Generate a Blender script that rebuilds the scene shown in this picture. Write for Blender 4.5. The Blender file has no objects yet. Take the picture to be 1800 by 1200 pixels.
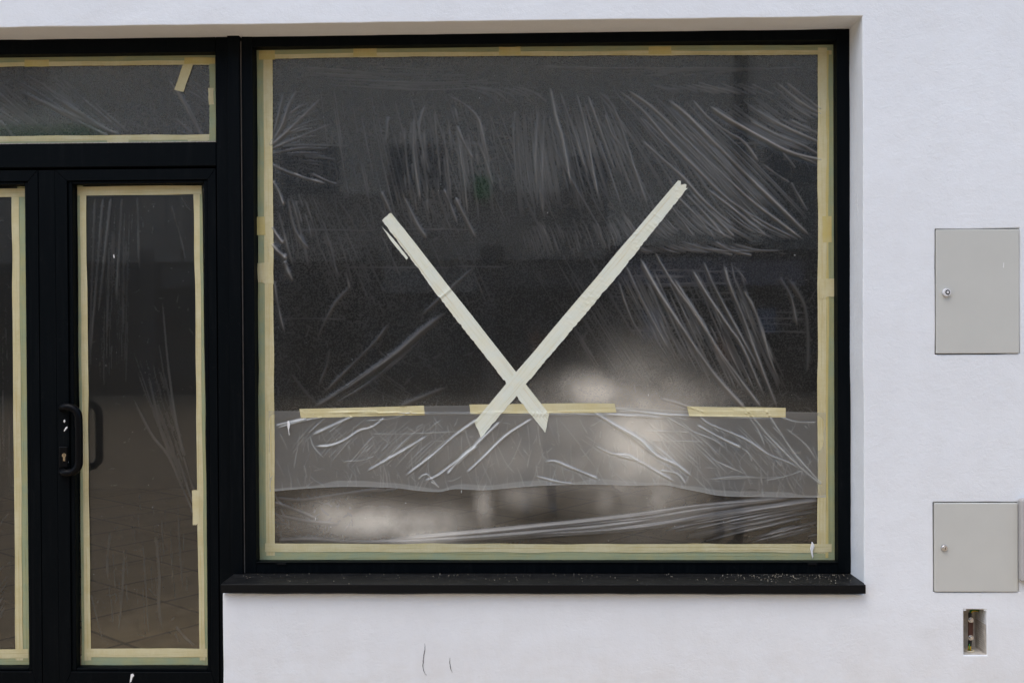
import bpy, bmesh, math, random
import numpy as np
from mathutils import Vector

random.seed(7)
RNG = np.random.default_rng(7)
SC = bpy.context.scene
COL = SC.collection

# ------------------------------------------------------------------ camera, sky, sun, exposure
FPX, DCAM, HCAM = 1750.0, 4.375, 1.58
YAW, PIT, ROL = -0.02449, -0.00753, -0.00538
_cy, _sy = math.cos(YAW), math.sin(YAW)
_cp, _sp = math.cos(PIT), math.sin(PIT)
FW = Vector((_sy * _cp, _cy * _cp, _sp))
RT = Vector((_cy, -_sy, 0.0))
UP = RT.cross(FW)
R2 = math.cos(ROL) * RT + math.sin(ROL) * UP
U2 = -math.sin(ROL) * RT + math.cos(ROL) * UP
CAM = Vector((0, -DCAM, HCAM))

cam_data = bpy.data.cameras.new("camera")
cam_data.sensor_width = 36.0
cam_data.lens = FPX / 1800 * 36.0
cam_data.clip_start = 0.05
cam_data.clip_end = 400
cam = bpy.data.objects.new("camera", cam_data)
COL.objects.link(cam)
from mathutils import Matrix
cam.matrix_world = Matrix(((R2.x, U2.x, -FW.x, CAM.x), (R2.y, U2.y, -FW.y, CAM.y),
                           (R2.z, U2.z, -FW.z, CAM.z), (0, 0, 0, 1)))
SC.camera = cam

SUN_ELEV, SUN_AZ = math.radians(63), math.radians(214)      # azimuth clockwise from +y
world = bpy.data.worlds.new("World")
SC.world = world
world.use_nodes = True
wn = world.node_tree
wn.nodes.clear()
sky = wn.nodes.new("ShaderNodeTexSky")
sky.sky_type = 'NISHITA'
sky.sun_disc = False
sky.sun_elevation = SUN_ELEV
sky.sun_rotation = SUN_AZ
sky.air_density = 1.0
sky.dust_density = 1.5
sky.ozone_density = 1.0
hs = wn.nodes.new("ShaderNodeHueSaturation")
hs.inputs['Saturation'].default_value = 0.93
bg = wn.nodes.new("ShaderNodeBackground")
bg.inputs['Strength'].default_value = 0.15
wo = wn.nodes.new("ShaderNodeOutputWorld")
wn.links.new(sky.outputs[0], hs.inputs['Color'])
wn.links.new(hs.outputs[0], bg.inputs['Color'])
wn.links.new(bg.outputs[0], wo.inputs['Surface'])

sun_data = bpy.data.lights.new("sun", 'SUN')
sun_data.energy = 0.5
sun_data.angle = math.radians(40)
sun_data.color = (1.0, 0.98, 0.95)
sun = bpy.data.objects.new("sun", sun_data)
COL.objects.link(sun)
_d = Vector((math.sin(SUN_AZ) * math.cos(SUN_ELEV), math.cos(SUN_AZ) * math.cos(SUN_ELEV), math.sin(SUN_ELEV)))
sun.rotation_euler = _d.to_track_quat('Z', 'Y').to_euler()

SC.view_settings.view_transform = 'Standard'
SC.view_settings.look = 'None'
SC.view_settings.gamma = 1.0
SC.view_settings.exposure = 1.08
SC.view_settings.use_curve_mapping = False
SC.render.engine = 'CYCLES'
SC.cycles.use_denoising = True
SC.cycles.denoising_input_passes = 'RGB_ALBEDO_NORMAL'
SC.cycles.denoising_prefilter = 'ACCURATE'
SC.cycles.use_adaptive_sampling = False
SC.cycles.sampling_pattern = 'BLUE_NOISE'
SC.cycles.transparent_max_bounces = 48
SC.cycles.max_bounces = 10
SC.cycles.diffuse_bounces = 5
SC.cycles.glossy_bounces = 4
SC.cycles.transmission_bounces = 8
SC.cycles.sample_clamp_indirect = 6.0
SC.render.film_transparent = False


# ------------------------------------------------------------------ helpers
def at(px, py, Y):
    """the point of the plane y = Y that the photograph shows at pixel px, py (1800 x 1200)"""
    d = FW + R2 * ((px - 900) / FPX) + U2 * ((600 - py) / FPX)
    t = (Y - CAM.y) / d.y
    return CAM + d * t


YG = 0.238                      # front face of the panes
def mirrored(px, py, yb):
    """the real point at depth yb in the street that the panes mirror at pixel px, py"""
    p = at(px, py, 2 * YG - yb)
    return Vector((p.x, yb, p.z))


def tag(o, label=None, cat=None, group=None, kind=None):
    if label: o['label'] = label
    if cat: o['category'] = cat
    if group: o['group'] = group
    if kind: o['kind'] = kind
    return o


def empty(name, loc, label=None, cat=None, group=None):
    o = bpy.data.objects.new(name, None)
    o.location = loc
    o.empty_display_size = 0.1
    COL.objects.link(o)
    return tag(o, label, cat, group)


def link(name, me, mat, parent=None, smooth=False):
    o = bpy.data.objects.new(name, me)
    COL.objects.link(o)
    if mat is not None and not me.materials:
        me.materials.append(mat)
    if smooth:
        me.polygons.foreach_set('use_smooth', [True] * len(me.polygons))
    if parent is not None:
        o.parent = parent
        o.matrix_parent_inverse = Matrix.Translation(-parent.location)
    return o


def mesh(name, verts, faces, mat, parent=None, smooth=False):
    me = bpy.data.meshes.new(name)
    me.from_pydata([tuple(v) for v in verts], [], faces)
    me.update()
    return link(name, me, mat, parent, smooth)


class MB:
    """collects shapes into one bmesh"""
    def __init__(s):
        s.bm = bmesh.new()

    def box(s, x0, x1, y0, y1, z0, z1, bev=0.0, seg=1):
        vs = [s.bm.verts.new(p) for p in ((x0, y0, z0), (x1, y0, z0), (x1, y1, z0), (x0, y1, z0),
                                          (x0, y0, z1), (x1, y0, z1), (x1, y1, z1), (x0, y1, z1))]
        fs = [s.bm.faces.new([vs[i] for i in f]) for f in
              ((0, 3, 2, 1), (4, 5, 6, 7), (0, 1, 5, 4), (1, 2, 6, 5), (2, 3, 7, 6), (3, 0, 4, 7))]
        if bev:
            es = {e for f in fs for e in f.edges}
            bmesh.ops.bevel(s.bm, geom=list(es), offset=bev, segments=seg, affect='EDGES', profile=0.5)
        return s

    def prism(s, poly, y0, y1, bev=0.0):
        """poly: (x, z) points counter-clockwise seen from -y, from y0 (front) to y1"""
        a = [s.bm.verts.new((p[0], y0, p[1])) for p in poly]
        b = [s.bm.verts.new((p[0], y1, p[1])) for p in poly]
        n = len(poly)
        fs = [s.bm.faces.new(a), s.bm.faces.new(b[::-1])]
        for i in range(n):
            j = (i + 1) % n
            fs.append(s.bm.faces.new((a[j], a[i], b[i], b[j])))
        if bev:
            es = set(fs[0].edges)
            bmesh.ops.bevel(s.bm, geom=list(es), offset=bev, segments=1, affect='EDGES', profile=0.5)
        return s

    def cyl(s, c, axis, r0, r1, h, n=20, cap=True):
        """cylinder / cone from c along the unit vector axis"""
        axis = Vector(axis).normalized()
        u = axis.orthogonal().normalized(); v = axis.cross(u)
        rings = []
        for k, r in ((0, r0), (h, r1)):
            rings.append([s.bm.verts.new(Vector(c) + axis * k + (u * math.cos(2 * math.pi * i / n) + v * math.sin(2 * math.pi * i / n)) * r) for i in range(n)])
        for i in range(n):
            j = (i + 1) % n
            s.bm.faces.new((rings[0][i], rings[0][j], rings[1][j], rings[1][i])).smooth = True
        if cap:
            s.bm.faces.new(rings[0][::-1]); s.bm.faces.new(rings[1])
        return s

    def tube(s, pts, r, n=12, cap=True, sx=1.0):
        pts = [Vector(p) for p in pts]
        rs = r if isinstance(r, (list, tuple)) else [r] * len(pts)
        prev = None; u = None
        rings = []
        for i, p in enumerate(pts):
            t = (pts[min(i + 1, len(pts) - 1)] - pts[max(i - 1, 0)]).normalized()
            if u is None:
                u = t.orthogonal().normalized()
            else:
                u = (u - t * u.dot(t)).normalized()
            v = t.cross(u)
            rings.append([s.bm.verts.new(p + (u * math.cos(2 * math.pi * k / n) * sx + v * math.sin(2 * math.pi * k / n)) * rs[i]) for k in range(n)])
        for a, b in zip(rings, rings[1:]):
            for k in range(n):
                j = (k + 1) % n
                s.bm.faces.new((a[k], a[j], b[j], b[k])).smooth = True
        if cap:
            s.bm.faces.new(rings[0][::-1]); s.bm.faces.new(rings[-1])
        return s

    def build(s, name, mat, parent=None):
        bmesh.ops.recalc_face_normals(s.bm, faces=s.bm.faces[:])
        me = bpy.data.meshes.new(name)
        s.bm.to_mesh(me); s.bm.free()
        return link(name, me, mat, parent)


def spline(pts, step):
    """Catmull-Rom through 2-D points, resampled"""
    P = np.array(pts, float)
    if len(P) == 2:
        n = max(2, int(np.hypot(*(P[1] - P[0])) / step) + 1)
        return P[0] + (P[1] - P[0]) * np.linspace(0, 1, n)[:, None]
    Q = np.vstack([2 * P[0] - P[1], P, 2 * P[-1] - P[-2]])
    out = []
    for i in range(len(P) - 1):
        p0, p1, p2, p3 = Q[i:i + 4]
        n = max(2, int(np.hypot(*(p2 - p1)) / step) + 1)
        t = np.linspace(0, 1, n, endpoint=False)[:, None]
        out.append(0.5 * (2 * p1 + (p2 - p0) * t + (2 * p0 - 5 * p1 + 4 * p2 - p3) * t ** 2 + (3 * p1 - p0 - 3 * p2 + p3) * t ** 3))
    out.append(P[-1:])
    return np.vstack(out)


def smooth_noise(shape, cells, rng):
    """smooth random array in -1..1, about `cells` bumps along each axis"""
    cy, cx = cells
    g = rng.uniform(-1, 1, (cy + 3, cx + 3))
    yy = np.linspace(0, cy, shape[0]); xx = np.linspace(0, cx, shape[1])
    iy = yy.astype(int); ix = xx.astype(int)
    fy = yy - iy; fx = xx - ix
    fy = fy * fy * (3 - 2 * fy); fx = fx * fx * (3 - 2 * fx)
    a = g[iy][:, ix]; b = g[iy][:, ix + 1]; c = g[iy + 1][:, ix]; d = g[iy + 1][:, ix + 1]
    fx = fx[None]; fy = fy[:, None]
    return (a * (1 - fx) + b * fx) * (1 - fy) + (c * (1 - fx) + d * fx) * fy


# ------------------------------------------------------------------ materials
class NT:
    def __init__(s, name):
        s.m = bpy.data.materials.new(name)
        s.m.use_nodes = True
        s.t = s.m.node_tree
        s.t.nodes.clear()
        s.out = s.n("ShaderNodeOutputMaterial")

    def n(s, kind, **kw):
        nd = s.t.nodes.new(kind)
        for k, v in kw.items():
            setattr(nd, k, v)
        return nd

    def l(s, a, b):
        s.t.links.new(a, b)

    def val(s, sock, v):
        if hasattr(v, 'is_output') or isinstance(v, bpy.types.NodeSocket):
            s.l(v, sock)
        elif isinstance(v, (tuple, list)) and len(v) == 3 and sock.type == 'RGBA':
            sock.default_value = (*v, 1)
        else:
            sock.default_value = v

    def math(s, op, a, b=0.0, clamp=False):
        nd = s.n("ShaderNodeMath", operation=op, use_clamp=clamp)
        s.val(nd.inputs[0], a); s.val(nd.inputs[1], b)
        return nd.outputs[0]

    def coord(s, kind='Object'):
        return s.n("ShaderNodeTexCoord").outputs[kind]

    def map(s, vec, scale=(1, 1, 1), rot=(0, 0, 0), loc=(0, 0, 0)):
        nd = s.n("ShaderNodeMapping")
        s.l(vec, nd.inputs['Vector'])
        nd.inputs['Scale'].default_value = scale; nd.inputs['Rotation'].default_value = rot; nd.inputs['Location'].default_value = loc
        return nd.outputs[0]

    def schlick(s, cosv, f0):
        q = s.math('POWER', s.math('SUBTRACT', 1.0, cosv, True), 5.0)
        return s.math('ADD', s.math('MULTIPLY', q, 1 - f0), f0, True)

    def noise(s, vec, scale, detail=4, rough=0.55, dist=0.0):
        nd = s.n("ShaderNodeTexNoise")
        s.l(vec, nd.inputs['Vector'])
        nd.inputs['Scale'].default_value = scale; nd.inputs['Detail'].default_value = detail
        nd.inputs['Roughness'].default_value = rough; nd.inputs['Distortion'].default_value = dist
        return nd.outputs['Fac']

    def ramp(s, fac, stops):
        nd = s.n("ShaderNodeValToRGB")
        s.l(fac, nd.inputs[0])
        el = nd.color_ramp.elements
        while len(el) < len(stops): el.new(0.5)
        for e, (p, c) in zip(el, stops):
            e.position = p
            e.color = (c, c, c, 1) if isinstance(c, (int, float)) else (*c, 1)
        return nd.outputs['Color']

    def mix(s, fac, a, b, blend='MIX'):
        nd = s.n("ShaderNodeMix", data_type='RGBA', blend_type=blend)
        s.val(nd.inputs[0], fac); s.val(nd.inputs[6], a); s.val(nd.inputs[7], b)
        return nd.outputs[2]

    def bump(s, h, strength, dist, normal=None):
        nd = s.n("ShaderNodeBump")
        s.l(h, nd.inputs['Height'])
        nd.inputs['Strength'].default_value = strength; nd.inputs['Distance'].default_value = dist
        if normal is not None: s.l(normal, nd.inputs['Normal'])
        return nd.outputs[0]

    def bsdf(s, color, rough=0.5, spec=0.5, metal=0.0, normal=None):
        nd = s.n("ShaderNodeBsdfPrincipled")
        s.val(nd.inputs['Base Color'], color); s.val(nd.inputs['Roughness'], rough)
        s.val(nd.inputs['Specular IOR Level'], spec); s.val(nd.inputs['Metallic'], metal)
        if normal is not None: s.l(normal, nd.inputs['Normal'])
        s.l(nd.outputs[0], s.out.inputs['Surface'])
        return nd


def simple(name, color, rough=0.6, spec=0.4, metal=0.0, var=0.12, scale=30.0, bump=0.0, bscale=200.0):
    t = NT(name)
    c = t.coord()
    f = t.noise(c, scale, 5)
    col = t.mix(t.ramp(f, [(0.25, 0.0), (0.75, 1.0)]), tuple(x * (1 - var) for x in color), tuple(min(1, x * (1 + var)) for x in color))
    nrm = t.bump(t.noise(c, bscale, 4), 1.0, bump) if bump else None
    t.bsdf(col, rough, spec, metal, nrm)
    return t.m


def plaster():
    t = NT("white_plaster")
    c = t.coord()
    big = t.noise(c, 1.1, 3)
    mid = t.noise(c, 9.0, 6, 0.6)
    col = t.mix(t.ramp(big, [(0.3, 0), (0.7, 1)]), (0.735, 0.755, 0.765), (0.775, 0.798, 0.81))
    col = t.mix(t.math('MULTIPLY', t.ramp(mid, [(0.35, 1), (0.55, 0)]), 0.25), col, (0.69, 0.70, 0.695))
    # beige tint in patches, strongest at the bottom of the wall
    z = t.n("ShaderNodeSeparateXYZ"); t.l(c, z.inputs[0])
    low = t.n("ShaderNodeMapRange"); t.l(z.outputs['Z'], low.inputs[0])
    low.inputs[1].default_value = 0.38; low.inputs[2].default_value = 0.0
    low_tint = t.math('MULTIPLY', low.outputs[0], t.ramp(t.noise(c, 6.0, 6, 0.65), [(0.35, 0), (0.8, 1)]))
    col = t.mix(t.math('MULTIPLY', low_tint, 0.35), col, (0.55, 0.49, 0.40))
    # roller-stippled paint: fine grain, trowel ridges, sparse rough patches
    fine = t.noise(c, 210, 3, 0.6)
    trow = t.noise(t.map(c, (1.0, 1.0, 1.5), (0, 0.6, 0)), 30, 6, 0.65, 0.8)
    patch = t.math('MULTIPLY', t.ramp(t.noise(c, 2.4, 3), [(0.52, 0), (0.7, 1)]), t.noise(c, 75, 5, 0.7))
    h = t.math('ADD', t.math('MULTIPLY', fine, 0.30), t.math('MULTIPLY', trow, 0.55))
    h = t.math('ADD', h, t.math('MULTIPLY', patch, 0.9))
    n1 = t.bump(h, 0.75, 0.0030)
    n2 = t.bump(t.noise(c, 5.5, 5, 0.65), 0.5, 0.009, n1)
    t.bsdf(col, 0.85, 0.25, 0, n2)
    return t.m


def dark_metal(name="anthracite_powder_coat", col=(0.0012, 0.0024, 0.0034), spec=0.06):
    t = NT(name)
    c = t.coord()
    dust = t.ramp(t.noise(c, 46, 8, 0.75), [(0.60, 0.0), (0.84, 1.0)])  # dusty blotches
    streak = t.ramp(t.noise(t.map(c, (60, 60, 3)), 1.0, 4), [(0.5, 0), (0.9, 1)])
    base = t.mix(t.math('MULTIPLY', dust, 0.05), col, (0.30, 0.29, 0.28))
    base = t.mix(t.math('MULTIPLY', streak, 0.012), base, (0.30, 0.30, 0.31))
    t.bsdf(base, 0.5, spec, 0, t.bump(t.noise(c, 420, 2), 0.15, 0.0006))
    return t.m


def sill_metal():
    t = NT("dusty_black_sill_metal")
    c = t.coord()
    speck = t.n("ShaderNodeTexVoronoi"); t.l(t.map(c, (1, 0.7, 1)), speck.inputs['Vector']); speck.inputs['Scale'].default_value = 135
    sp = t.ramp(speck.outputs['Distance'], [(0.10, 1), (0.24, 0)])
    sel = t.ramp(t.noise(c, 60, 3), [(0.50, 0), (0.66, 1)])
    film = t.ramp(t.noise(t.map(c, (3, 9, 3)), 5, 8, 0.75), [(0.38, 0), (0.72, 1)])
    geo = t.n("ShaderNodeNewGeometry")
    sz = t.n("ShaderNodeSeparateXYZ"); t.l(geo.outputs['Normal'], sz.inputs[0])
    upf = t.math('GREATER_THAN', sz.outputs['Z'], 0.5)          # dusty only on the upper side
    f = t.math('ADD', t.math('MULTIPLY', t.math('MULTIPLY', sp, sel), 0.45), t.math('MULTIPLY', film, 0.035), True)
    f = t.math('MULTIPLY', f, upf)
    col = t.mix(f, (0.0035, 0.004, 0.0045), (0.50, 0.47, 0.43))
    t.bsdf(col, 0.5, 0.15, 0, t.bump(sp, 0.3, 0.0012))
    return t.m


def tape_mat(name, color, tint, var=0.18, alpha=0.06):
    """crepe paper tape: fine cross wrinkles, patchy where the glue is wet"""
    t = NT(name)
    uv = t.n("ShaderNodeUVMap").outputs[0]
    c = t.coord()
    crepe = t.noise(t.map(uv, (420, 28, 1)), 1.0, 3, 0.6)
    along = t.noise(t.map(uv, (5, 110, 1)), 1.0, 5, 0.6, 0.4)
    patch = t.noise(c, 14, 4, 0.6)
    col = t.mix(t.ramp(patch, [(0.35, 0), (0.65, 1)]), color, tint)
    col = t.mix(t.math('MULTIPLY', t.ramp(along, [(0.52, 0), (0.72, 1)]), 0.55), col, tuple(x * (1 - var * 1.6) for x in color[:2]) + (color[2] * 0.6,))
    col = t.mix(t.math('MULTIPLY', t.ramp(crepe, [(0.3, 1), (0.6, 0)]), 0.22), col, tuple(x * 0.72 for x in color))
    crease = t.ramp(t.noise(t.map(uv, (1.6, 150, 1), (0, 0, 0.012)), 1.0, 2, 0.5, 0.8), [(0.60, 0), (0.64, 1), (0.68, 0)])
    col = t.mix(t.math('MULTIPLY', crease, 0.6), col, (color[0] * 0.85, color[1] * 0.68, color[2] * 0.42))
    h = t.math('ADD', t.math('MULTIPLY', crepe, 0.5), t.math('MULTIPLY', along, 0.9))
    h = t.math('ADD', h, t.math('MULTIPLY', crease, 1.2))
    nrm = t.bump(h, 0.6, 0.0010)
    d = t.n("ShaderNodeBsdfDiffuse"); t.l(col, d.inputs[0]); t.l(nrm, d.inputs['Normal'])
    tr = t.n("ShaderNodeBsdfTranslucent"); t.l(col, tr.inputs[0])
    m1 = t.n("ShaderNodeMixShader"); m1.inputs[0].default_value = 0.06; t.l(d.outputs[0], m1.inputs[1]); t.l(tr.outputs[0], m1.inputs[2])
    g = t.n("ShaderNodeBsdfGlossy"); g.inputs['Roughness'].default_value = 0.45; t.l(nrm, g.inputs['Normal'])
    fr = t.n("ShaderNodeFresnel"); fr.inputs[0].default_value = 1.4
    m2 = t.n("ShaderNodeMixShader"); t.l(t.math('MULTIPLY', fr.outputs[0], 0.5), m2.inputs[0]); t.l(m1.outputs[0], m2.inputs[1]); t.l(g.outputs[0], m2.inputs[2])
    tp = t.n("ShaderNodeBsdfTransparent")
    m3 = t.n("ShaderNodeMixShader"); m3.inputs[0].default_value = alpha; t.l(m2.outputs[0], m3.inputs[1]); t.l(tp.outputs[0], m3.inputs[2])
    t.l(m3.outputs[0], t.out.inputs['Surface'])
    return t.m


def film_mat(name, a0, grain, gloss=1.7, rough=0.29, tint=(0.80, 0.80, 0.80)):
    """thin polyethylene: the milkiness grows with the path through the sheet and with folded plies and crease glints painted in"""
    t = NT(name)
    c = t.coord()
    hair = t.noise(t.map(c, (7, 7, 260)), 1.0, 3, 0.6)
    cling = t.noise(c, 120, 4, 0.7)
    h = t.math('ADD', t.math('MULTIPLY', cling, 0.7), t.math('MULTIPLY', hair, 0.3))
    nrm = t.bump(h, 0.5, 0.00022)
    geo = t.n("ShaderNodeNewGeometry")
    dot = t.n("ShaderNodeVectorMath", operation='DOT_PRODUCT')
    t.l(geo.outputs['Normal'], dot.inputs[0]); t.l(geo.outputs['Incoming'], dot.inputs[1])
    cosv = t.math('MAXIMUM', t.math('ABSOLUTE', dot.outputs['Value']), 0.12)
    lay = t.n("ShaderNodeAttribute", attribute_name="layers").outputs['Fac']
    clg = t.n("ShaderNodeAttribute", attribute_name="cling").outputs['Fac']
    g1 = t.ramp(t.noise(c, 130, 4, 0.75), [(0.46, 0.0), (0.68, 1.0)])
    g2 = t.ramp(t.noise(t.map(c, (12, 12, 420)), 1.0, 2, 0.5), [(0.50, 0.0), (0.74, 1.0)])
    gsum = t.math('ADD', t.math('MULTIPLY', t.math('MULTIPLY', g1, clg), grain), t.math('MULTIPLY', g2, grain * 0.16))
    path = t.math('DIVIDE', t.math('ADD', lay, gsum), cosv)
    a = t.math('SUBTRACT', 1.0, t.math('POWER', 1.0 - a0, path), True)
    d = t.n("ShaderNodeBsdfDiffuse"); d.inputs[0].default_value = (*tint, 1); t.l(nrm, d.inputs['Normal'])
    tl = t.n("ShaderNodeBsdfTranslucent"); tl.inputs[0].default_value = (*tint, 1); t.l(nrm, tl.inputs['Normal'])
    milk = t.n("ShaderNodeMixShader"); milk.inputs[0].default_value = 0.3; t.l(d.outputs[0], milk.inputs[1]); t.l(tl.outputs[0], milk.inputs[2])
    tp = t.n("ShaderNodeBsdfTransparent")
    rf = t.n("ShaderNodeBsdfRefraction"); rf.inputs['Roughness'].default_value = 0.34; rf.inputs['IOR'].default_value = 1.03; t.l(nrm, rf.inputs['Normal'])
    fwd = t.n("ShaderNodeMixShader"); fwd.inputs[0].default_value = 0.22; t.l(tp.outputs[0], fwd.inputs[1]); t.l(rf.outputs[0], fwd.inputs[2])   # forward scatter
    m1 = t.n("ShaderNodeMixShader"); t.l(a, m1.inputs[0]); t.l(fwd.outputs[0], m1.inputs[1]); t.l(milk.outputs[0], m1.inputs[2])
    gl = t.n("ShaderNodeBsdfGlossy"); gl.inputs['Roughness'].default_value = rough; t.l(nrm, gl.inputs['Normal'])
    fr = t.schlick(cosv, 0.04)
    m2 = t.n("ShaderNodeMixShader"); t.l(t.math('MULTIPLY', fr, gloss, True), m2.inputs[0]); t.l(m1.outputs[0], m2.inputs[1]); t.l(gl.outputs[0], m2.inputs[2])
    t.l(m2.outputs[0], t.out.inputs['Surface'])
    return t.m


def glass_mat():
    """one face of a pane: clear, mirrors by Fresnel; soft cream patches where the attribute sets them"""
    t = NT("window_glass")
    c = t.coord()
    tp = t.n("ShaderNodeBsdfTransparent"); tp.inputs[0].default_value = (0.93, 0.96, 0.95, 1)
    gl = t.n("ShaderNodeBsdfGlossy"); gl.inputs['Roughness'].default_value = 0.0
    geo = t.n("ShaderNodeNewGeometry")
    dot = t.n("ShaderNodeVectorMath", operation='DOT_PRODUCT')
    t.l(geo.outputs['Normal'], dot.inputs[0]); t.l(geo.outputs['Incoming'], dot.inputs[1])
    fr = t.schlick(t.math('ABSOLUTE', dot.outputs['Value']), 0.043)
    m = t.n("ShaderNodeMixShader"); t.l(fr, m.inputs[0]); t.l(tp.outputs[0], m.inputs[1]); t.l(gl.outputs[0], m.inputs[2])
    dust = t.n("ShaderNodeAttribute", attribute_name="dust").outputs['Fac']
    f = t.math('MULTIPLY', dust, t.ramp(t.noise(c, 5.5, 6, 0.65), [(0.3, 0.55), (0.62, 1.0)]), True)
    d = t.n("ShaderNodeBsdfDiffuse"); d.inputs[0].default_value = (0.87, 0.80, 0.67, 1)
    m2 = t.n("ShaderNodeMixShader"); t.l(f, m2.inputs[0]); t.l(m.outputs[0], m2.inputs[1]); t.l(d.outputs[0], m2.inputs[2])
    t.l(m2.outputs[0], t.out.inputs['Surface'])
    return t.m


M = {}
M['plaster'] = plaster()
M['frame'] = dark_metal()
M['sill'] = sill_metal()
M['gasket'] = simple('black_rubber', (0.006, 0.006, 0.006), 0.7, 0.1)
M['seal'] = simple('grey_sealing_strip', (0.105, 0.092, 0.080), 0.7, 0.2, var=0.3, scale=20)
M['glass'] = glass_mat()
M['tape_tan'] = tape_mat('masking_tape_tan', (0.65, 0.57, 0.31), (0.70, 0.64, 0.40))
M['tape_green'] = tape_mat('masking_tape_wet_green', (0.38, 0.44, 0.28), (0.47, 0.46, 0.24), alpha=0.14)
M['tape_yellow'] = tape_mat('masking_tape_double', (0.60, 0.49, 0.18), (0.62, 0.54, 0.26), alpha=0.02)
M['tape_cross'] = tape_mat('masking_tape_painted_over', (0.76, 0.79, 0.68), (0.79, 0.78, 0.62), var=0.12, alpha=0.0)
M['film'] = film_mat('masking_film_clear', 0.009, 6.5, gloss=0.7, tint=(.83, .80, .75))
M['film_door'] = film_mat('masking_film_door', 0.008, 2.2, gloss=0.7, tint=(.83, .80, .75))
M['film_flap'] = film_mat('masking_film_folded', 0.12, 0.25, gloss=1.6, rough=0.29, tint=(.80, .82, .79))
M['film_low'] = film_mat('masking_film_taut', 0.010, 0.7, gloss=0.8, tint=(.83, .80, .75))
M['cabinet'] = simple('pale_grey_enamel', (0.52, 0.52, 0.475), 0.45, 0.35, var=0.03, scale=6, bump=0.0002, bscale=260)
M['cabinet_dark'] = simple('cabinet_gap', (0.05, 0.047, 0.045), 0.8, 0.1)
M['chrome'] = simple('chromed_lock', (0.62, 0.62, 0.62), 0.25, 0.5, 0.9, var=0.05)
M['white_plastic'] = simple('white_plastic', (0.66, 0.66, 0.66), 0.4, 0.4, var=0.03)
M['brass'] = simple('worn_brass', (0.40, 0.30, 0.18), 0.45, 0.5, 0.7)
M['black'] = simple('black_plastic', (0.0022, 0.0024, 0.003), 0.4, 0.10)
M['white_paint'] = simple('white_paint_drop', (0.78, 0.78, 0.76), 0.5, 0.3, var=0.04)
M['crack'] = simple('dark_scratch', (0.05, 0.05, 0.055), 0.9, 0.1, var=0.5, scale=150)

# ------------------------------------------------------------------ plan of the facade, metres
YF = 0.18                                         # front of the frames
TOP = 2.952                                       # soffit of the opening
XR = 1.4243                                       # right jamb
XD = -1.3977                                      # left end of the wall under the window
XL = at(-262, 600, 0).x                           # left jamb, outside the picture
ZS = at(960, 1042, 0).z - 0.002                   # top of the wall under the sill
WX0, WX1, WZ1 = -5.6, 5.2, 5.4


def rect_at(x0, y0, x1, y1, Y):
    a = at(x0, (y0 + y1) / 2, Y).x; b = at(x1, (y0 + y1) / 2, Y).x
    zt = at((x0 + x1) / 2, y0, Y).z; zb = at((x0 + x1) / 2, y1, Y).z
    return a, b, zb, zt


CAB1 = rect_at(1643.5, 402, 1792, 622.5, 0)
CAB2 = rect_at(1640.5, 882, 1790, 1040.5, 0)
NICHE = rect_at(1694, 1070, 1735, 1151, 0)


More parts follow.
